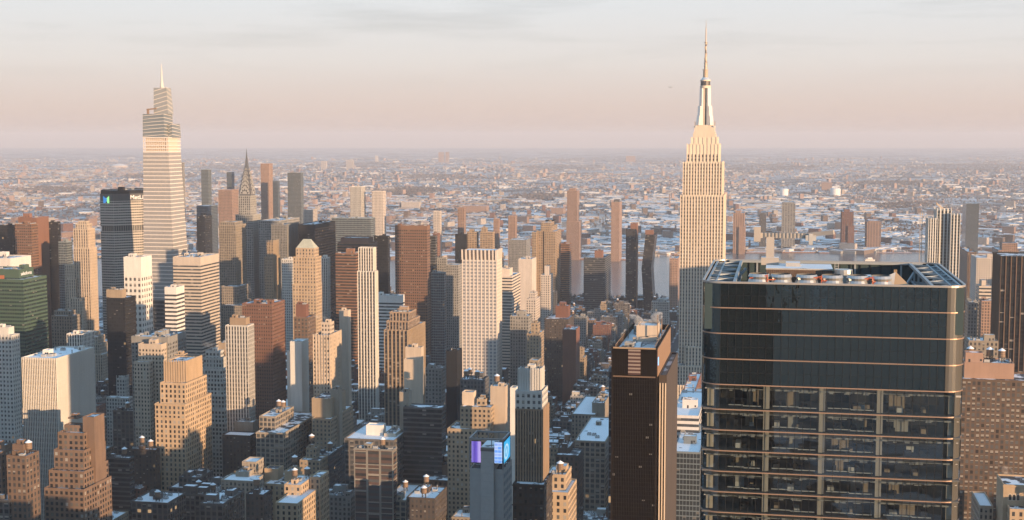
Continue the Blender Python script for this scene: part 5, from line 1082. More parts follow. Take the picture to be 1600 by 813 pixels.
        for x in (-hw + 2.1, hw - 2.3):
            s = MB(); s.box(x - .8, x + .8, -hd + 1.5, -hd + 1.7, zb + .6, z - 1.1, bd); s.obj('blind', root)
        s = MB(); edges = [-hw + 5] + cols + [hw - 5]
        for g in range(4):                                                # each bay between columns is fitted out in its own way
            xa, xb = edges[g] + 1.3, edges[g + 1] - 1.3
            if g in (1, 2) or rng.random() < .25:
                xm = xa + (xb - xa) * rng.choice([.45, .5, .6]); s.box(xa, xm, -hd + 1.2, -hd + 1.6, zb + .95, zb + 1.12, desk); s.box(xm, xb, -hd + 1.2, -hd + 1.6, zb + .78, zb + .95, desk)
            if rng.random() < .6:
                xs_ = xa + (xb - xa) * rng.random() * .6; s.box(xs_, min(xb, xs_ + rng.uniform(1.2, 4.5)), -hd + 5, -hd + 5.3, zb + .35, z - 1.2, rng.choice([pnl, ce, pnl, drk]))
            for _ in range(rng.randrange(2, 6)):
                x = rng.uniform(xa, xb - 1.6); s.box(x, x + rng.uniform(.5, 1.7), -hd + rng.uniform(2.5, 6), -hd + 6.6, zb + .35, zb + rng.uniform(.8, 1.7), rng.choice([desk, drk, drk, pnl, drk]))
            for _ in range(3):
                x = rng.uniform(xa, xb - 1.2); s.box(x, x + rng.uniform(.6, 1.6), -hd + .95, -hd + 1.15, z - 1.5, z - 1.25, ce)
        s.box(-hw + 4, hw - 4, -hd + 13.5, -hd + 13.8, zb + .35, z - 1.2, drk); s.obj('furniture', root)
    FOOT.append((a - 4, c + 4, d - 4, e + 4)); HEROES.append(('big glass tower', 1095, 1511, 410, D, root))
# ---------------------------------------------------------------- ground, river, far city
def land_mat():
    m = bpy.data.materials.new('snowy_land'); m.use_nodes = True; nt = m.node_tree; b = nt.nodes['Principled BSDF']; N = nt.nodes.new; L = nt.links.new
    g = N('ShaderNodeNewGeometry'); b.inputs['Roughness'].default_value = .95; b.inputs['Specular IOR Level'].default_value = .1
    def noise(sc, det, lo, hi, rough=.6):
        n = N('ShaderNodeTexNoise'); n.inputs['Scale'].default_value = sc; n.inputs['Detail'].default_value = det; n.inputs['Roughness'].default_value = rough; L(g.outputs['Position'], n.inputs[0])
        r = N('ShaderNodeMapRange'); r.inputs[1].default_value = lo; r.inputs[2].default_value = hi; L(n.outputs[0], r.inputs[0]); return r.outputs[0]
    def mix(f, a, c):
        x = N('ShaderNodeMix'); x.data_type = 'RGBA'; L(f, x.inputs[0])
        for i, v in ((6, a), (7, c)):
            if isinstance(v, tuple): x.inputs[i].default_value = v
            else: L(v, x.inputs[i])
        return x.outputs[2]
    v = N('ShaderNodeTexVoronoi'); v.inputs['Scale'].default_value = .022; v.inputs['Randomness'].default_value = .9; L(g.outputs['Position'], v.inputs[0])
    pal = N('ShaderNodeValToRGB'); pal.color_ramp.interpolation = 'CONSTANT'; e = pal.color_ramp.elements; e[0].color = (.60, .60, .61, 1); e[1].position = .86; e[1].color = (.26, .17, .13, 1)
    for p, c in ((.3, (.16, .13, .12, 1)), (.5, (.45, .42, .40, 1)), (.66, (.12, .10, .095, 1))): k = e.new(p); k.color = c
    s = N('ShaderNodeSeparateColor'); L(v.outputs['Color'], s.inputs[0]); L(s.outputs[0], pal.inputs[0])
    col = mix(noise(.004, 6, .45, .62), pal.outputs[0], (.66, .67, .69, 1))
    col = mix(noise(.0011, 7, .50, .60, .7), col, (.105, .085, .078, 1))
    col = mix(noise(.02, 3, .58, .64), col, (.13, .105, .095, 1))
    L(col, b.inputs['Base Color']); return m
def sheet(name, pts, z, mat, kind='structure'):
    b = MB(); b.poly([(p[0], p[1], z) for p in pts], mat); o = b.obj(name); o['kind'] = kind; return o
def river_mat():
    m = principled('river_water', (.10, .115, .125), .18); nt = m.node_tree; b = nt.nodes['Principled BSDF']; N = nt.nodes.new; L = nt.links.new
    g = N('ShaderNodeNewGeometry'); mp = N('ShaderNodeMapping'); mp.inputs['Scale'].default_value = (.05, .12, 1); L(g.outputs['Position'], mp.inputs[0]); n = N('ShaderNodeTexNoise'); n.inputs['Scale'].default_value = 1; n.inputs['Detail'].default_value = 6; L(mp.outputs[0], n.inputs[0])
    bp = N('ShaderNodeBump'); bp.inputs['Strength'].default_value = .6; bp.inputs['Distance'].default_value = 2.0; L(n.outputs[0], bp.inputs['Height']); L(bp.outputs[0], b.inputs['Normal']); return m

STREET0, PITCHV, RW = -237.0, 80.4, 18.0
AVES = [505, 780, 1055, 1330, 1600, 1760, 1900, 2040, 2190, 2400, 2600, 2760]
CREEK = [(932, 338), (953, 338), (953, 346), (951, 358), (949, 375), (960, 398), (975, 407), (950, 407), (944, 392), (930, 376), (918, 358), (925, 346)]
def far_bank(x): return 3715 + 215 * min(1, max(0, (x - 250) / 300)) + 18 * math.sin(x * .011) + 10 * math.sin(x * .037)
def near_bank(x): return 2830 + 14 * math.sin(x * .013) + 8 * math.sin(x * .05)
def setting():
    sheet('ground', [(-34000, -6000), (34000, -6000), (34000, 44000), (-34000, 44000)], 0, land_mat())
    asph = principled('asphalt', (.045, .046, .05), .85, noise=.35, nscale=.12)
    sheet('street', [(-2500, -250), (4000, -250)] + [(x, near_bank(x) - 30) for x in range(4000, -2501, -50)], .05, asph)
    wm = river_mat()
    sheet('river', [(x, near_bank(x)) for x in range(-3000, 5001, 40)] + [(x, far_bank(x)) for x in range(5000, -3001, -40)], .3, wm)
    sheet('creek', [on_ground(*p)[:2] for p in CREEK], .5, wm)
    sheet('hudson_river', [(-9000, -2400), (9000, -2400), (9000, -900), (-9000, -900)], .3, wm)
    pv = snow_mat('pavement_slush', .4, (.15, .145, .14), (.6, .61, .63), .07); b = MB()
    for u0, u1 in zip(AVES, AVES[1:]):
        for k in range(-24, 34):
            v0 = STREET0 + k * PITCHV + RW / 2; v1 = v0 + PITCHV - RW
            q = [from_uv(v, u) for v, u in ((v0, u0 + 15), (v1, u0 + 15), (v1, u1 - 15), (v0, u1 - 15))]
            for i in range(4):
                p, w = q[i], q[(i + 1) % 4]; b.poly([(p.x, p.y, 0), (w.x, w.y, 0), (w.x, w.y, .2), (p.x, p.y, .2)], pv)
            b.poly([(p.x, p.y, .2) for p in q], pv)
    b.obj('pavement')['kind'] = 'structure'
    # snowy piers and walls along the far bank
    q = MB(); rng = random.Random(5); sm = snow_mat('pier_snow', .7, (.2, .15, .12)); wl = principled('quay_wall', (.20, .12, .09), .9, noise=.2)
    x = -900
    while x < 3000:
        w = rng.uniform(40, 160); y = far_bank(x + w / 2); d = rng.uniform(15, 90); q.box(x, x + w, y - rng.uniform(0, 45), y + d, .31, rng.uniform(1.5, 3.5), wl, sm); x += w + rng.uniform(5, 60)
    q.obj('river_bank')['kind'] = 'structure'

def inside(poly, x, y):
    c = False; j = len(poly) - 1
    for i in range(len(poly)):
        if (poly[i][1] > y) != (poly[j][1] > y) and x < (poly[j][0] - poly[i][0]) * (y - poly[i][1]) / (poly[j][1] - poly[i][1]) + poly[i][0]: c = not c
        j = i
    return c
PALE = [('far_brick', (.22, .135, .105)), ('far_tan', (.33, .27, .22)), ('far_grey', (.26, .26, .26)), ('far_white', (.50, .49, .48)), ('far_brown', (.17, .13, .11)), ('far_rose', (.33, .23, .19))]
ROADS = [([(482, 288), (490, 300), (500, 314), (509, 335)], 34), ([(1561, 258), (1550, 272), (1537, 298)], 30), ([(1508, 262), (1478, 278), (1450, 294)], 24), ([(1428, 266), (1392, 288)], 22), ([(1350, 262), (1292, 284)], 22), ([(540, 286), (640, 287), (735, 294), (760, 306)], 40), ([(1180, 290), (1290, 283), (1420, 281)], 26), ([(60, 290), (200, 278), (330, 281)], 34), ([(100, 330), (230, 300), (300, 282)], 26), ([(760, 306), (800, 330)], 30), ([(1140, 330), (1260, 322), (1460, 330)], 26)]
def near_road(px, py):
    for pts, w in ROADS:
        for (ax, ay), (bx, by) in zip(pts, pts[1:]):
            if min(ay, by) - 2 <= py <= max(ay, by) + 2 and min(ax, bx) - 6 <= px <= max(ax, bx) + 6:
                t = max(0, min(1, ((px - ax) * (bx - ax) + (py - ay) * (by - ay)) / ((bx - ax) ** 2 + (by - ay) ** 2 + 1e-6)))
                if abs(px - ax - t * (bx - ax)) < 4.5 and abs(py - ay - t * (by - ay)) < 1.4: return True
    return False
def far_roads():
    b = MB(); m = principled('highway', (.09, .088, .09), .9, noise=.3, nscale=.01)
    for pts, w in ROADS:
        P = [on_ground(*p) for p in pts]
        for p, q in zip(P, P[1:]):
            d = (q - p).normalized(); n = Vector((-d.y, d.x, 0)) * (w / 2); z = Vector((0, 0, .6)); b.poly([p - n + z, p + n + z, q + n + z, q - n + z], m)
    b.obj('highway')['kind'] = 'structure'
def lumps(x, y): return math.sin(x * .0031 + 1.3 * math.sin(y * .0013)) * math.sin(y * .0017 + 1.1 * math.sin(x * .0023)) + .5 * math.sin(x * .0079 + y * .0041) * math.sin(y * .0053 - x * .0027)
class Bulk:
    """many small boxes in one mesh, each turned about its own upright axis"""
    def __init__(s): s.v = []; s.m = []
    def add(s, x, y, w, d, h, ang, wall, roof, z0=0.0):
        c, n = math.cos(ang), math.sin(ang); P = [(x + a * c - b * n, y + a * n + b * c) for a, b in ((-w / 2, -d / 2), (w / 2, -d / 2), (w / 2, d / 2), (-w / 2, d / 2))]
        for i in range(4):
            p, q = P[i], P[(i + 1) % 4]; s.v += [(*p, z0), (*q, z0), (*q, h), (*p, h)]
        s.v += [(*p, h) for p in P]; s.m += [wall] * 4 + [roof]
    def build(s, name, mats, uvf=None):
        n = len(s.m); me = bpy.data.meshes.new(name); me.vertices.add(4 * n); me.vertices.foreach_set('co', np.array(s.v, np.float32).ravel())
        me.loops.add(4 * n); me.loops.foreach_set('vertex_index', np.arange(4 * n, dtype=np.int32)); me.polygons.add(n)
        me.polygons.foreach_set('loop_start', np.arange(0, 4 * n, 4, dtype=np.int32)); me.polygons.foreach_set('loop_total', np.full(n, 4, np.int32))
        for m in mats: me.materials.append(m)
        me.polygons.foreach_set('material_index', np.array(s.m, np.int32))
        uv = me.uv_layers.new(name='UVMap'); v = np.array(s.v, np.float32).reshape(n, 4, 3); ln = np.linalg.norm(v[:, 1] - v[:, 0], axis=1); ht = v[:, 2, 2] - v[:, 1, 2]
        nb = np.maximum(1, np.round(ln / 3.4)); nf = np.maximum(0, ht / 3.6); U = np.zeros((n, 4, 2), np.float32); U[:, 1, 0] = nb; U[:, 2, 0] = nb; U[:, 2, 1] = nf; U[:, 3, 1] = nf; uv.data.foreach_set('uv', U.ravel())
        me.update(); me.validate(); o = bpy.data.objects.new(name, me); COL.objects.link(o); return o

def far_city(extra):
    rng = random.Random(77); creek = [tuple(on_ground(*p)[:2]) for p in CREEK]
    sty = ['brown', 'grey', 'buff', 'red', 'stone', 'darkbrown', 'pink', 'pale']
    mats = [facade(s) for s in sty]; nF = len(mats)
    mats += [principled(n, c, .9, noise=.2, nscale=.02) for n, c in PALE]; r0 = len(mats)
    mats += [SNOW[0], SNOW[3], principled('far_roof_dark', (.09, .085, .085), .9), principled('far_snow', (.74, .75, .77), .85)]
    B_ = Bulk()
    for (x, y, w, d, h, st) in extra: B_.add(x, y, w, d, h, -THETA, st % nF, r0 + (x > 0) * 1)
    n = 0
    while n < 66000:
        py = 234 + 172 * rng.random() ** 1.15; D = CAM_Z * FPX / (py - 214.8)
        if D < 2900 or D > 22000: continue
        px = rng.uniform(-120, 1720); g = on_ground(px, py); x, y = g.x, g.y; n += 1
        cell = (int(x // 1700), int(y // 2600)); hsh = random.Random(cell[0] * 971 + cell[1] * 37); ang = hsh.choice([-.19, .25, .6, -.55, .05, .9]); dens = hsh.random()
        c, s_ = math.cos(ang), math.sin(ang); a, b = x * c + y * s_, -x * s_ + y * c
        fa, fb = a % 78, b % 210
        if fa < 15: a += 15 - fa + rng.random() * 10
        if fb < 16: b += 18 - fb
        x, y = a * c - b * s_, a * s_ + b * c
        if y < far_bank(x) + 25 or inside(creek, x, y) or inside(creek, x + 15, y): continue
        pk = parkness(x, y)
        if pk > .5 and rng.random() < .93: continue
        lu = lumps(x, y)
        if rng.random() < -lu * 1.1 or near_road(px, py): continue
        r = rng.random(); ind = y < 7600 and x > -900 and dens < .7          # low sheds along the creek and beyond
        if r < (.13 if ind else .03): w, d, h = rng.uniform(35, 120), rng.uniform(25, 80), rng.uniform(6, 12); wall = nF + rng.choice([2, 3, 3, 1, 4]); roof = r0 + 3 if rng.random() < .8 else r0 + 1
        elif r < (.145 if ind else .045): w, d, h = rng.uniform(13, 20), rng.uniform(25, 50), rng.uniform(16, 36); wall = (rng.choice([0, 6, 7, 3]) if y < 6500 else nF + rng.choice([0, 1, 5, 5])); roof = r0 + 1
        elif r < .24: w, d, h = rng.uniform(12, 22), rng.uniform(12, 26), rng.uniform(6, 12); wall = (rng.choice([0, 1, 2, 3, 6, 7]) if y < 5200 else nF + rng.randrange(6)); roof = r0 + rng.choice([3, 3, 1, 2])
        elif r < .62: w, d, h = rng.uniform(9, 12), rng.uniform(25, 70), rng.uniform(4.5, 7.5); wall = nF + rng.choice([0, 1, 2, 2, 4, 5]); roof = r0 + rng.choice([3, 3, 3, 1, 2])
        else: w, d, h = rng.uniform(6, 10), rng.uniform(7, 14), rng.uniform(3.5, 7); wall = nF + rng.choice([0, 1, 2, 2, 3, 3, 4, 5]); roof = r0 + rng.choice([3, 3, 3, 3, 1, 2])
        B_.add(x, y, w, d, h, ang, wall, roof)
        if w > 40 and rng.random() < .6: B_.add(x + rng.uniform(-8, 8), y + rng.uniform(-8, 8), w * .2, d * .25, h + 4, ang, nF + 2, r0 + 3, h - .1)
    # unseen blocks added and sized to cast shade, out of the picture to either side and nearer than its lower edge, and the towers behind the viewpoint
    for u0, u1 in zip([230] + AVES, AVES):
        for k in range(-30, 44):
            for u in np.arange(u0 + 20, u1 - 20, 42):
                v = STREET0 + k * PITCHV + PITCHV / 2; p = from_uv(v, u + 20); px = proj((p.x, p.y, 60))[0] if p.y > 50 else -999
                inside_frame = -90 < px < 1690
                lim = min(CAM_Z - .30 * p.y - 9, 78 if p.x > 0 else 999) if inside_frame else (172 if p.x > 560 and (k * 7 + int(u)) % 5 == 0 else (108 if p.x > 330 else 135 if p.x < 0 else 80))
                if inside_frame and p.y > 790: continue
                if any(f[0] - 26 < v < f[1] + 26 and f[2] - 26 < u + 20 < f[3] + 26 for f in FOOT): continue
                h = min(lim, lim * rng.uniform(.8, 1) if inside_frame and p.y > 560 else (lim - 10 if lim > 150 else rng.choice([45, 60, 75, 90, 110, 125, 140])) + rng.uniform(-6, 6))
                if h > 14 and rng.random() < .8: B_.add(p.x, p.y, 52, 34, h, -THETA, rng.randrange(6), r0 + 1)
    B_.add(-45, -60, 62, 56, 387, -THETA, 1, r0); B_.add(150, -170, 50, 50, 300, -THETA, 1, r0); B_.add(215, -90, 34, 40, 296, -THETA, 5, r0); B_.add(-260, -140, 60, 50, 240, -THETA, 1, r0); B_.add(330, -260, 50, 60, 210, -THETA, 2, r0)
    o = B_.build('city_buildings', mats); tag(o, kind='stuff', label='snow roofed low city stretching to the horizon beyond the river'); return o

PARKS = [(865, 309, 75, 5), (1415, 322, 52, 4), (640, 300, 60, 7), (1540, 262, 130, 6), (1190, 262, 90, 5), (1390, 287, 60, 4), (80, 298, 60, 6), (350, 262, 60, 3), (560, 258, 80, 4), (880, 262, 70, 4), (980, 250, 120, 4), (690, 278, 60, 4), (250, 276, 60, 4)]
def parkness(x, y):
    px, py = proj((x, y, 0))
    return max(max(0, 1 - math.hypot((px - a) / w, (py - b) / h) ** 2) for a, b, w, h in PARKS)
def far_trees():
    rng = random.Random(9); v = []; f = []; mi = []
    def tree(x, y, s):
        h = rng.uniform(7, 13) * s; r = rng.uniform(3.5, 6.5) * s; b = len(v); k = 5; a0 = rng.random() * 6
        v.append((x, y, h)); v.append((x, y, h * .18))
        for i in range(k): q = r * rng.uniform(.7, 1.2); v.append((x + q * math.cos(a0 + i * 6.283 / k), y + q * math.sin(a0 + i * 6.283 / k), h * rng.uniform(.42, .68)))
        for i in range(k):
            j = (i + 1) % k; f.append((b, b + 2 + i, b + 2 + j)); f.append((b + 1, b + 2 + j, b + 2 + i))
        c = rng.randrange(3); mi.extend([c] * (2 * k))
    for a, b, w, h in PARKS:
        for _ in range(int(w * h * 2.6)):
            t, q = rng.random() * 6.283, math.sqrt(rng.random()); g = on_ground(a + w * q * math.cos(t), b + h * q * math.sin(t)); tree(g.x, g.y, 1.15)
    for _ in range(26000):
        py = 234 + 160 * rng.random() ** 1.2; g = on_ground(rng.uniform(-80, 1680), py)
        if g.y > far_bank(g.x) + 30 and rng.random() < .55 - lumps(g.x, g.y): tree(g.x, g.y, rng.uniform(.7, 1.1))
    for _ in range(700):                                                   # street and park trees on the near bank
        x = rng.uniform(-400, 900); tree(x, near_bank(x) - rng.uniform(8, 160), 1.0)
    me = bpy.data.meshes.new('bare_trees'); me.from_pydata(v, [], f)
    for n, c in (('twig_brown', (.115, .085, .072)), ('twig_grey', (.15, .125, .115)), ('twig_dark', (.075, .06, .055))): me.materials.append(principled(n, c, .95))
    me.polygons.foreach_set('material_index', mi); o = bpy.data.objects.new('bare_trees', me); COL.objects.link(o); tag(o, kind='stuff', label='bare brown winter trees in parks and streets beyond the river')

def far_things():
    wt = principled('tank_white', (.74, .72, .70), .6, noise=.05, nscale=.02)
    for (px, yb, yt, w, lb) in ((1225, 307, 294.5, 13, 'left one of two white gas tanks, smaller and duller, far beyond the river'), (1305, 308, 293.5, 16, 'right and larger one of two white gas tanks far beyond the river')):
        g = on_ground(px, yb); D = g.y; r = w / 2 * D / FPX; h = at(px, yt, D).z
        root = thing('gas_tank', lb, 'storage tank', g, 0, 'white gas tanks'); m = MB(); m.cyl(0, 0, 0, h * .9, r, r, wt, 28); m.obj('tank_shell', root, True); m = MB(); m.cyl(0, 0, h * .9, h * .97, r, r * .7, wt, 28); m.cyl(0, 0, h * .97, h, r * .7, .01, wt, 28); m.obj('tank_roof', root)
    g = on_ground(186, 262); root = thing('arena', 'low white domed arena far away at left near the horizon', 'arena', g, 0); r = 13.5 * g.y / FPX; m = MB(); m.cyl(0, 0, 0, 22, r, r * .98, facade('pale', True), 24); m.obj('wall', root); m = MB(); m.cyl(0, 0, 22, 38, r, r * .45, wt, 24); m.cyl(0, 0, 38, 44, r * .45, .1, wt, 24); m.obj('roof', root)
    for (px, yb, yt, lb) in ((1046, 327, 303, 'tall thin brick chimney beyond the river left of the tallest spired skyscraper'), (1055.5, 365, 352, 'short dark chimney on the far bank left of the tallest spired skyscraper'), (1171, 390, 375, 'pale slender stack on the far bank behind the big glass tower roof')):
        g = on_ground(px, yb); h = at(px, yt, g.y).z; root = thing('chimney', lb, 'chimney', g, 0); m = MB(); m.cyl(0, 0, 0, h, 4.2, 2.6, principled('chimney_brick', (.24, .15, .12), .9), 12); m.cyl(0, 0, h * .93, h * .96, 3.2, 3.2, M_DARK, 12); m.obj('stack', root)
    # the low bridge across the creek
    a = on_ground(868, 373); D = a.y; z = at(920, 362.5, D).z; x0, x1 = at(846, 362, D).x, at(957, 362, D).x; root = thing('bridge', 'low grey bridge crossing the narrow creek beyond the river', 'bridge', ((x0 + x1) / 2, D, 0), 0); hw = (x1 - x0) / 2; cm = principled('bridge_concrete', (.30, .25, .22), .85)
    m = MB(); m.box(-hw, hw, -7, 7, z - 3, z, cm, SNOW[1], True); m.box(-hw, hw, -7.3, -7, z - 1, z + 1.6, cm, bottom=True); m.obj('bridge_deck', root)
    for px in (922, 949): m = MB(); x = at(px, 366, D).x - (x0 + x1) / 2; m.box(x - 5, x + 5, -8, 8, 0, z - 3, cm); m.box(x - 4, x + 4, 5, 9, z, z + 7, cm, SNOW[0]); m.obj('bridge_pier', root)
    for i in range(7): m = MB(); x = -hw + hw * i * .11; m.box(x - 1.2, x + 1.2, -6, 6, 0, z - 3, cm); m.obj('bridge_column', root)
    # a ferry on the river
    g = on_ground(1359, 408); root = thing('ferry', 'white ferry on the river behind the big glass tower roof', 'boat', g, RAD(5)); wf = principled('ferry_white', (.66, .63, .6), .5); m = MB()
    L_ = 29; m.poly([(-L_ / 2, -4, 3.4), (L_ / 2 - 5, -4, 3.4), (L_ / 2, 0, 3.8), (L_ / 2 - 5, 4, 3.4), (-L_ / 2, 4, 3.4)], wf); hull = [(-L_ / 2, -4), (L_ / 2 - 5, -4), (L_ / 2, 0), (L_ / 2 - 5, 4), (-L_ / 2, 4)]
    for i in range(5): p, q = hull[i], hull[(i + 1) % 5]; m.poly([(p[0] * .95, p[1] * .8, .3), (q[0] * .95, q[1] * .8, .3), (*q, 3.5), (*p, 3.5)], wf)
    m.obj('hull', root); m = MB(); m.box(-12, 8, -3.2, 3.2, 3.4, 6.4, wf); m.box(-12.02, 8.02, -3.24, 3.24, 4.3, 5.4, M_DARK, bottom=True); m.box(-6, 6, -2.6, 2.6, 6.4, 9, wf, SNOW[0]); m.obj('cabin', root)
    # airliner crossing the sky
    p = at(1048, 136.5, 6000); root = thing('airplane', 'tiny airliner flying left of the tallest spired skyscraper antenna', 'airplane', p, RAD(6)); pm = principled('airliner_paint', (.22, .22, .23), .5); m = MB(); prof = [(-9.5, .3), (-7.5, .8), (-3, 1.0), (4, 1.0), (7, .9), (8.6, .5), (9.3, .1)]
    for (xa, ra), (xb, rb) in zip(prof, prof[1:]):
        for i in range(8):
            w0, w1 = i * math.pi / 4, (i + 1) * math.pi / 4; m.poly([(xa, ra * math.cos(w0), ra * math.sin(w0)), (xa, ra * math.cos(w1), ra * math.sin(w1)), (xb, rb * math.cos(w1), rb * math.sin(w1)), (xb, rb * math.cos(w0), rb * math.sin(w0))], pm)
    m.obj('fuselage', root)
    for s in (-1, 1):
        m = MB(); m.poly([(2, s * .8, -.3), (-1, s * .8, -.3), (-4, s * 8.5, .5), (-2.8, s * 8.5, .5)], pm); m.poly([(2, s * .8, -.1), (-1, s * .8, -.1), (-4, s * 8.5, .6), (-2.8, s * 8.5, .6)], pm); m.obj('wing', root); m = MB(); m.bar((-1.8, s * 3.2, -.7), (.4, s * 3.2, -.7), .5, pm); m.obj('engine', root)
    m = MB(); m.poly([(-6.5, -.1, .6), (-9.2, -.1, .5), (-9.9, -.1, 3.2), (-8.8, -.1, 3.2)], pm); m.poly([(-6.5, .1, .6), (-9.2, .1, .5), (-9.9, .1, 3.2), (-8.8, .1, 3.2)], pm)
    for s in (-1, 1): m.poly([(-7.4, s * .3, .4), (-9, s * .3, .4), (-9.8, s * 3.4, .6), (-9, s * 3.4, .6)], pm)
    m.obj('tail', root)
    far = [((685, 693, 694, 238, 18500), 'left block of a far tall rosy housing pair near the horizon'), ((696, 701, 702, 237.5, 18500), 'right block of a far tall rosy housing pair near the horizon'), ((501, 509, 511, 252, 14500), 'far pale slab above the two pale twin towers, left'), ((541, 551, 553, 250, 14500), 'far rosy slab above the left pale twin tower'), ((586, 590, 591, 243.5, 18500), 'far thin pale tower above the right pale twin tower'), ((978, 992, 994, 244, 18500), 'far wide rosy block left of the tallest spired skyscraper'),
           ((861, 880, 884, 325, 5900), 'long grey shed with white end wall across the river'), ((627, 655, 658, 316, 6300), 'long cream warehouse beyond the brown gridded tower'), ((1284, 1300, 1303, 285, 8600), 'far lit orange block above the right gas tank'), ((723, 760, 764, 322, 6000), 'long orange brick warehouse beyond the white grid tower')]
    for bx, lb in far: hero('far_building', 'building', lb.split(',')[0], lb, 'pale' if 'pale' in lb or 'cream' in lb else 'pink', [bx], n=0, register=False)

# ---------------------------------------------------------------- the low blocks between the towers
FSTY = [('darkbrown', 'dark brown brick'), ('brown', 'brown brick'), ('red', 'red brick'), ('grey', 'grey'), ('darkgrey', 'dark grey'), ('stone', 'grey stone'), ('buff', 'buff'), ('loft', 'pale loft'), ('loftdark', 'dark loft'), ('cream', 'cream'), ('whiteold', 'whitish')]
def cover(mask, pts, Wm, Hm):
    P = sorted(set(pts)); 
    def half(it):
        o = []
        for p in it:
            while len(o) > 1 and (o[-1][0] - o[-2][0]) * (p[1] - o[-2][1]) - (o[-1][1] - o[-2][1]) * (p[0] - o[-2][0]) <= 0: o.pop()
            o.append(p)
        return o
    hull = half(P)[:-1] + half(P[::-1])[:-1]
    xs = [p[0] for p in hull]; ys = [p[1] for p in hull]
    x0, x1, y0, y1 = max(0, int(min(xs))), min(Wm, int(max(xs)) + 1), max(0, int(min(ys))), min(Hm, int(max(ys)) + 1)
    if x1 <= x0 or y1 <= y0: return 0
    X, Y = np.meshgrid(np.arange(x0, x1) + .5, np.arange(y0, y1) + .5); m = np.ones(X.shape, bool)
    for i in range(len(hull)):
        (ax, ay), (bx, by) = hull[i], hull[(i + 1) % len(hull)]; m &= (bx - ax) * (Y - ay) - (by - ay) * (X - ax) >= 0
    sub = mask[y0:y1, x0:x1]; n = int((m & ~sub).sum()); sub |= m; return n
def box_pts(v0, v1, u0, u1, h):
    out = []
    for v, u in ((v0, u0), (v1, u0), (v1, u1), (v0, u1)):
        p = from_uv(v, u)
        for z in (0, h): q = proj((p.x, p.y, z)); out.append((q[0] / 2, q[1] / 2))
    return out
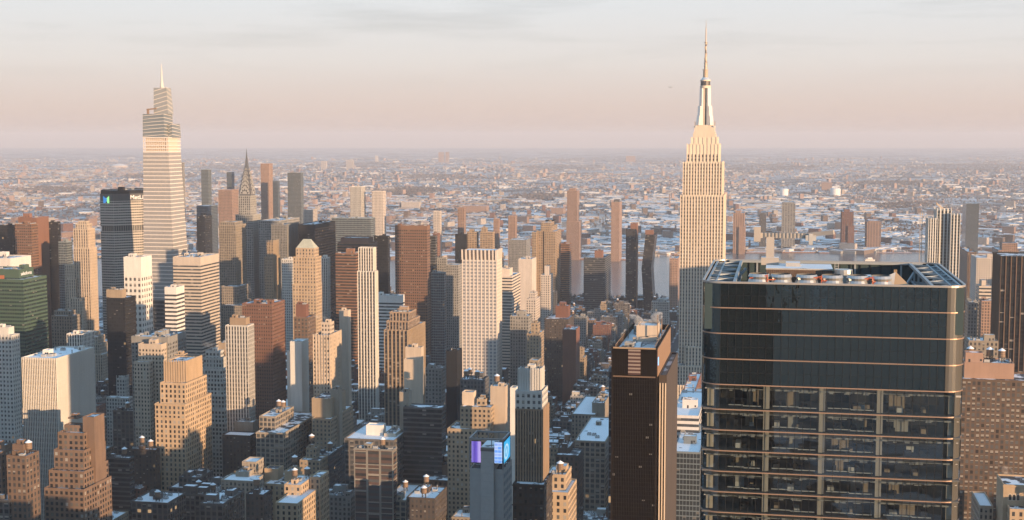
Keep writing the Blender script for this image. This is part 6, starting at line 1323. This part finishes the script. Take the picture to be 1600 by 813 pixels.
def fillers():
    rng = random.Random(2024); lots = []
    for ai, (ua, ub) in enumerate(zip(AVES[1:], AVES[2:])):
        for k in range(-26, 36):
            v0 = STREET0 + k * PITCHV + RW / 2 + 3; v1 = v0 + PITCHV - RW - 6; vm = (v0 + v1) / 2
            for (va, vb) in ((v0, vm - 1.5), (vm + 1.5, v1)):
                u = ua + 18
                while u < ub - 26:
                    far = u > 1500
                    l = rng.uniform(14, 34) if not far else rng.uniform(12, 26)
                    l = min(l, ub - 18 - u); a, b = va, vb
                    r = rng.random()
                    if u < 1150: h = rng.choice([38, 45, 52, 58, 64, 70]) + rng.uniform(-4, 4)
                    elif u < 1400: h = rng.choice([24, 32, 40, 46, 52]) + rng.uniform(-3, 3)
                    elif u < 1900: h = rng.choice([18, 22, 28, 34, 42, 50]) + rng.uniform(-2, 2)
                    elif u < 2350: h = rng.choice([15, 18, 20, 26, 34, 46]) + rng.uniform(-2, 2)
                    else: h = rng.choice([10, 12, 14, 16, 20]) + rng.uniform(-2, 2)
                    if r < .05 and 1250 < u < 2350: h += rng.uniform(15, 40)
                    lots.append([a, b, u, u + l, h]); u += l + (0.15 if rng.random() < .7 else 3)
    ok = []
    for L_ in lots:
        a, b, c, d, h = L_; p = from_uv((a + b) / 2, c); x, y = proj((p.x, p.y, h))
        if not (-40 < x < 1640 and y < 835) or p.y > 2790: continue
        if any(f[0] - 1 < b and f[1] + 1 > a and f[2] - 1 < d and f[3] + 1 > c for f in FOOT): continue
        p0, p1_ = from_uv(a, c), from_uv(b, c); xa, xb = sorted((proj((p0.x, p0.y, h))[0], proj((p1_.x, p1_.y, h))[0]))
        for s_, l_, r_, t_, D_, _r in HEROES:
            if p.y < D_ and xb > l_ + 3 and xa < r_ - 3: h = min(h, at(x, t_ + (62 if D_ < 1300 else 80), p.y).z)
        if h < 11: continue
        L_[4] = h; ok.append(L_)
    mask = np.zeros((407, 800), bool); allb = [(f[2], None, (f[0], f[1], f[2], f[3], f[4] if len(f) > 4 else 150)) for f in FOOT] + [(L_[2], L_, tuple(L_)) for L_ in ok]
    seen = []
    for u, L_, bx in sorted(allb, key=lambda t: t[0]):
        n = cover(mask, box_pts(*bx), 800, 407)
        if L_ is not None and n > 0: seen.append((n, L_))
    seen.sort(key=lambda t: -t[0]); print('fillers visible', len(seen), 'of', len(ok))
    used = set(); hp = [(s, (l + r) / 2, t, dd) for s, l, r, t, dd, _ in HEROES]
    for n, L_ in seen[:300]:
        a, b, c, d, h = L_; si = rng.choice([0, 0, 1, 2, 3, 3, 4, 4, 4, 5, 5, 6, 7, 8, 8, 10]); st, cw = FSTY[si]
        if c > 1500 and rng.random() < .15: st, cw = 'red', 'red brick'
        root = thing('city_building', '', 'building', from_uv((a + b) / 2, (c + d) / 2), group='lower city buildings between the towers')
        w, l = (b - a) / 2, (d - c) / 2; S = STY[st]; m = MB(); f, bm = facade(st), facade(st, True); kind = rng.random(); top = h; parts = []
        x0, x1, y0, y1 = -w, w, -l, l
        if kind < .42 and h > 24:                                           # a set back upper storey
            s = rng.uniform(3, 6); hl = h - rng.choice([4, 7.2, 10.8])
            m.tower(-w, w, -l, l, 0, hl, f, S[9], S[10], bm); add_roof(root, -w + .5, w - .5, -l + .5, l - .5, hl - .9, rng.choice([0, 1]))
            x0, x1, y0, y1 = -w + s, w - s * .5, -l + s, l - s * .4; m.tower(x0, x1, y0, y1, hl - 1, h, f, S[9], S[10], bm); desc = 'stepped '
        else: m.tower(-w, w, -l, l, 0, h, f, S[9], S[10], bm); desc = ''
        if rng.random() < .45:
            m.box(-w - .5, w + .5, -l - .5, -l, min(h, h) - 1.1 if desc == '' else hl - 1.1, (h if desc == '' else hl) - .5, bm, bottom=True)
        m.obj('wall', root); sn = rng.choice([0, 0, 0, 0, 1, 1, 1, 3]); add_roof(root, x0 + .5, x1 - .5, y0 + .5, y1 - .5, h - .9, sn)
        tk = rng.choice([0, 0, 1, 1, 2]) if n > 12 else rng.choice([0, 1])
        clutter(root, rng, x0, x1, y0, y1, h - .9, st, 7 if n > 120 else 5 if n > 60 else (3 if n > 20 else 1), tk)
        p = from_uv((a + b) / 2, c); px, py = proj((p.x, p.y, h)); size = 'low ' if h < 26 else ('mid height ' if h < 48 else 'tall ')
        roof = {0: 'snow white roof', 1: 'half snowy roof', 2: 'dark roof', 3: 'slushy grey roof'}[sn]
        near = sorted(hp, key=lambda q: abs(q[1] - px) * 1.3 + max(0, abs(q[3] - c) * .35)); lab = None
        for q in near[:5]:
            rel = ('left of' if px < q[1] - 14 else 'right of' if px > q[1] + 14 else ('in front of' if c < q[3] else 'behind'))
            for t in (f'{size}{desc}{cw} building with {roof} {rel} the {q[0]}', f'{size}{desc}{cw} building about {round(h / 3.6)} storeys high with {roof} {rel} the {q[0]}'):
                if t not in used and len(t.split()) <= 16: lab = t; break
            if lab: break
        if not lab:
            for q in near[:3]:
                for q2 in near[:12]:
                    if q2[1] > px > q[1] or q[1] > px > q2[1]:
                        t = f'{cw} building with {roof} between the {q[0]} and the {q2[0]}'
                        if t not in used and len(t.split()) <= 16: lab = t; break
                if lab: break
        if not lab: lab = f'{size}{cw} building with {roof} near the {near[0][0]}'
        used.add(lab); root['label'] = lab
    return [((from_uv((a + b) / 2, (c + d) / 2).x), (from_uv((a + b) / 2, (c + d) / 2).y), b - a, d - c, h, rng.randrange(6)) for n, (a, b, c, d, h) in seen[300:]]

# ---------------------------------------------------------------- steam and air
def steam(px, py0, py1, D, wpx, drift, dens=.09, label=''):
    z0, z1 = at(px, py0, D).z, at(px, py1, D).z; b = at(px, py0, D); w = wpx * D / FPX; m = MB(); n = 10
    lv = [(0, .25), (.2, .5), (.5, .85), (.8, 1.0), (1.0, .7)]
    R_ = [[(drift * D / FPX * t * t + w / 2 * r * math.cos(2 * math.pi * i / n), w / 2 * r * math.sin(2 * math.pi * i / n), (z1 - z0) * t) for i in range(n)] for t, r in lv]
    mt = bpy.data.materials.new('steam_vapour'); mt.use_nodes = True; nt = mt.node_tree; nt.nodes.clear(); N = nt.nodes.new; L = nt.links.new
    o = N('ShaderNodeOutputMaterial'); pv = N('ShaderNodeVolumePrincipled'); L(pv.outputs[0], o.inputs['Volume']); pv.inputs['Color'].default_value = (.95, .93, .92, 1)
    tc = N('ShaderNodeTexCoord'); nz = N('ShaderNodeTexNoise'); nz.inputs['Scale'].default_value = 2.2 / max(w, 1) * 1.6; nz.inputs['Detail'].default_value = 5; L(tc.outputs['Object'], nz.inputs[0])
    mr = N('ShaderNodeMapRange'); mr.inputs[1].default_value = .47; mr.inputs[2].default_value = .66; mr.inputs[3].default_value = 0; mr.inputs[4].default_value = dens; L(nz.outputs[0], mr.inputs[0])
    L(mr.outputs[0], pv.inputs['Density'])
    for a, c in zip(R_, R_[1:]):
        for i in range(n): j = (i + 1) % n; m.poly([a[i], a[j], c[j], c[i]], mt)
    m.poly(R_[0][::-1], mt); m.poly(R_[-1], mt); o = m.obj('steam'); o.location = b; tag(o, kind='stuff', label=label)
def air():
    b = MB(); m = bpy.data.materials.new('hazy_air'); m.use_nodes = True; nt = m.node_tree; nt.nodes.clear(); o = nt.nodes.new('ShaderNodeOutputMaterial'); p = nt.nodes.new('ShaderNodeVolumePrincipled')
    p.inputs['Color'].default_value = (.82, .85, .95, 1); p.inputs['Density'].default_value = 4.8e-5; p.inputs['Anisotropy'].default_value = 0.0; nt.links.new(p.outputs[0], o.inputs['Volume'])
    b.box(-34100, 34100, -6100, 44100, -1, 470, m, bottom=True); tag(b.obj('haze'), kind='stuff')

# ---------------------------------------------------------------- put it all together
setting()
build_heroes()
spired_skyscraper(); tapering_tower(); needle_tower(); octagon_tower(); pyramid_tower(); glass_tower()
rest = fillers()
far_things(); far_roads(); far_city(rest); far_trees()
steam(1003, 519, 492, 645, 20, -14, 1.2, 'steam rising from the dark bronze tower roof'); steam(1022, 519, 488, 650, 20, 6, 1.2, 'steam rising from the dark bronze tower roof')
steam(392, 462, 446, 1345, 9, -6, .07, 'steam above the red brown slab'); steam(1578, 752, 728, 790, 22, -12, .08, 'steam above the lower right corner')
steam(338, 548, 535, 1060, 26, -16, .06, 'steam drifting over the white wedding cake tower'); steam(506, 501, 493, 1170, 22, -10, .06, 'steam over the cream balcony tower')
air()
for o in SC.objects:
    if o.get('label') and len(o['label'].split()) > 16: print('LONG', o['label'])
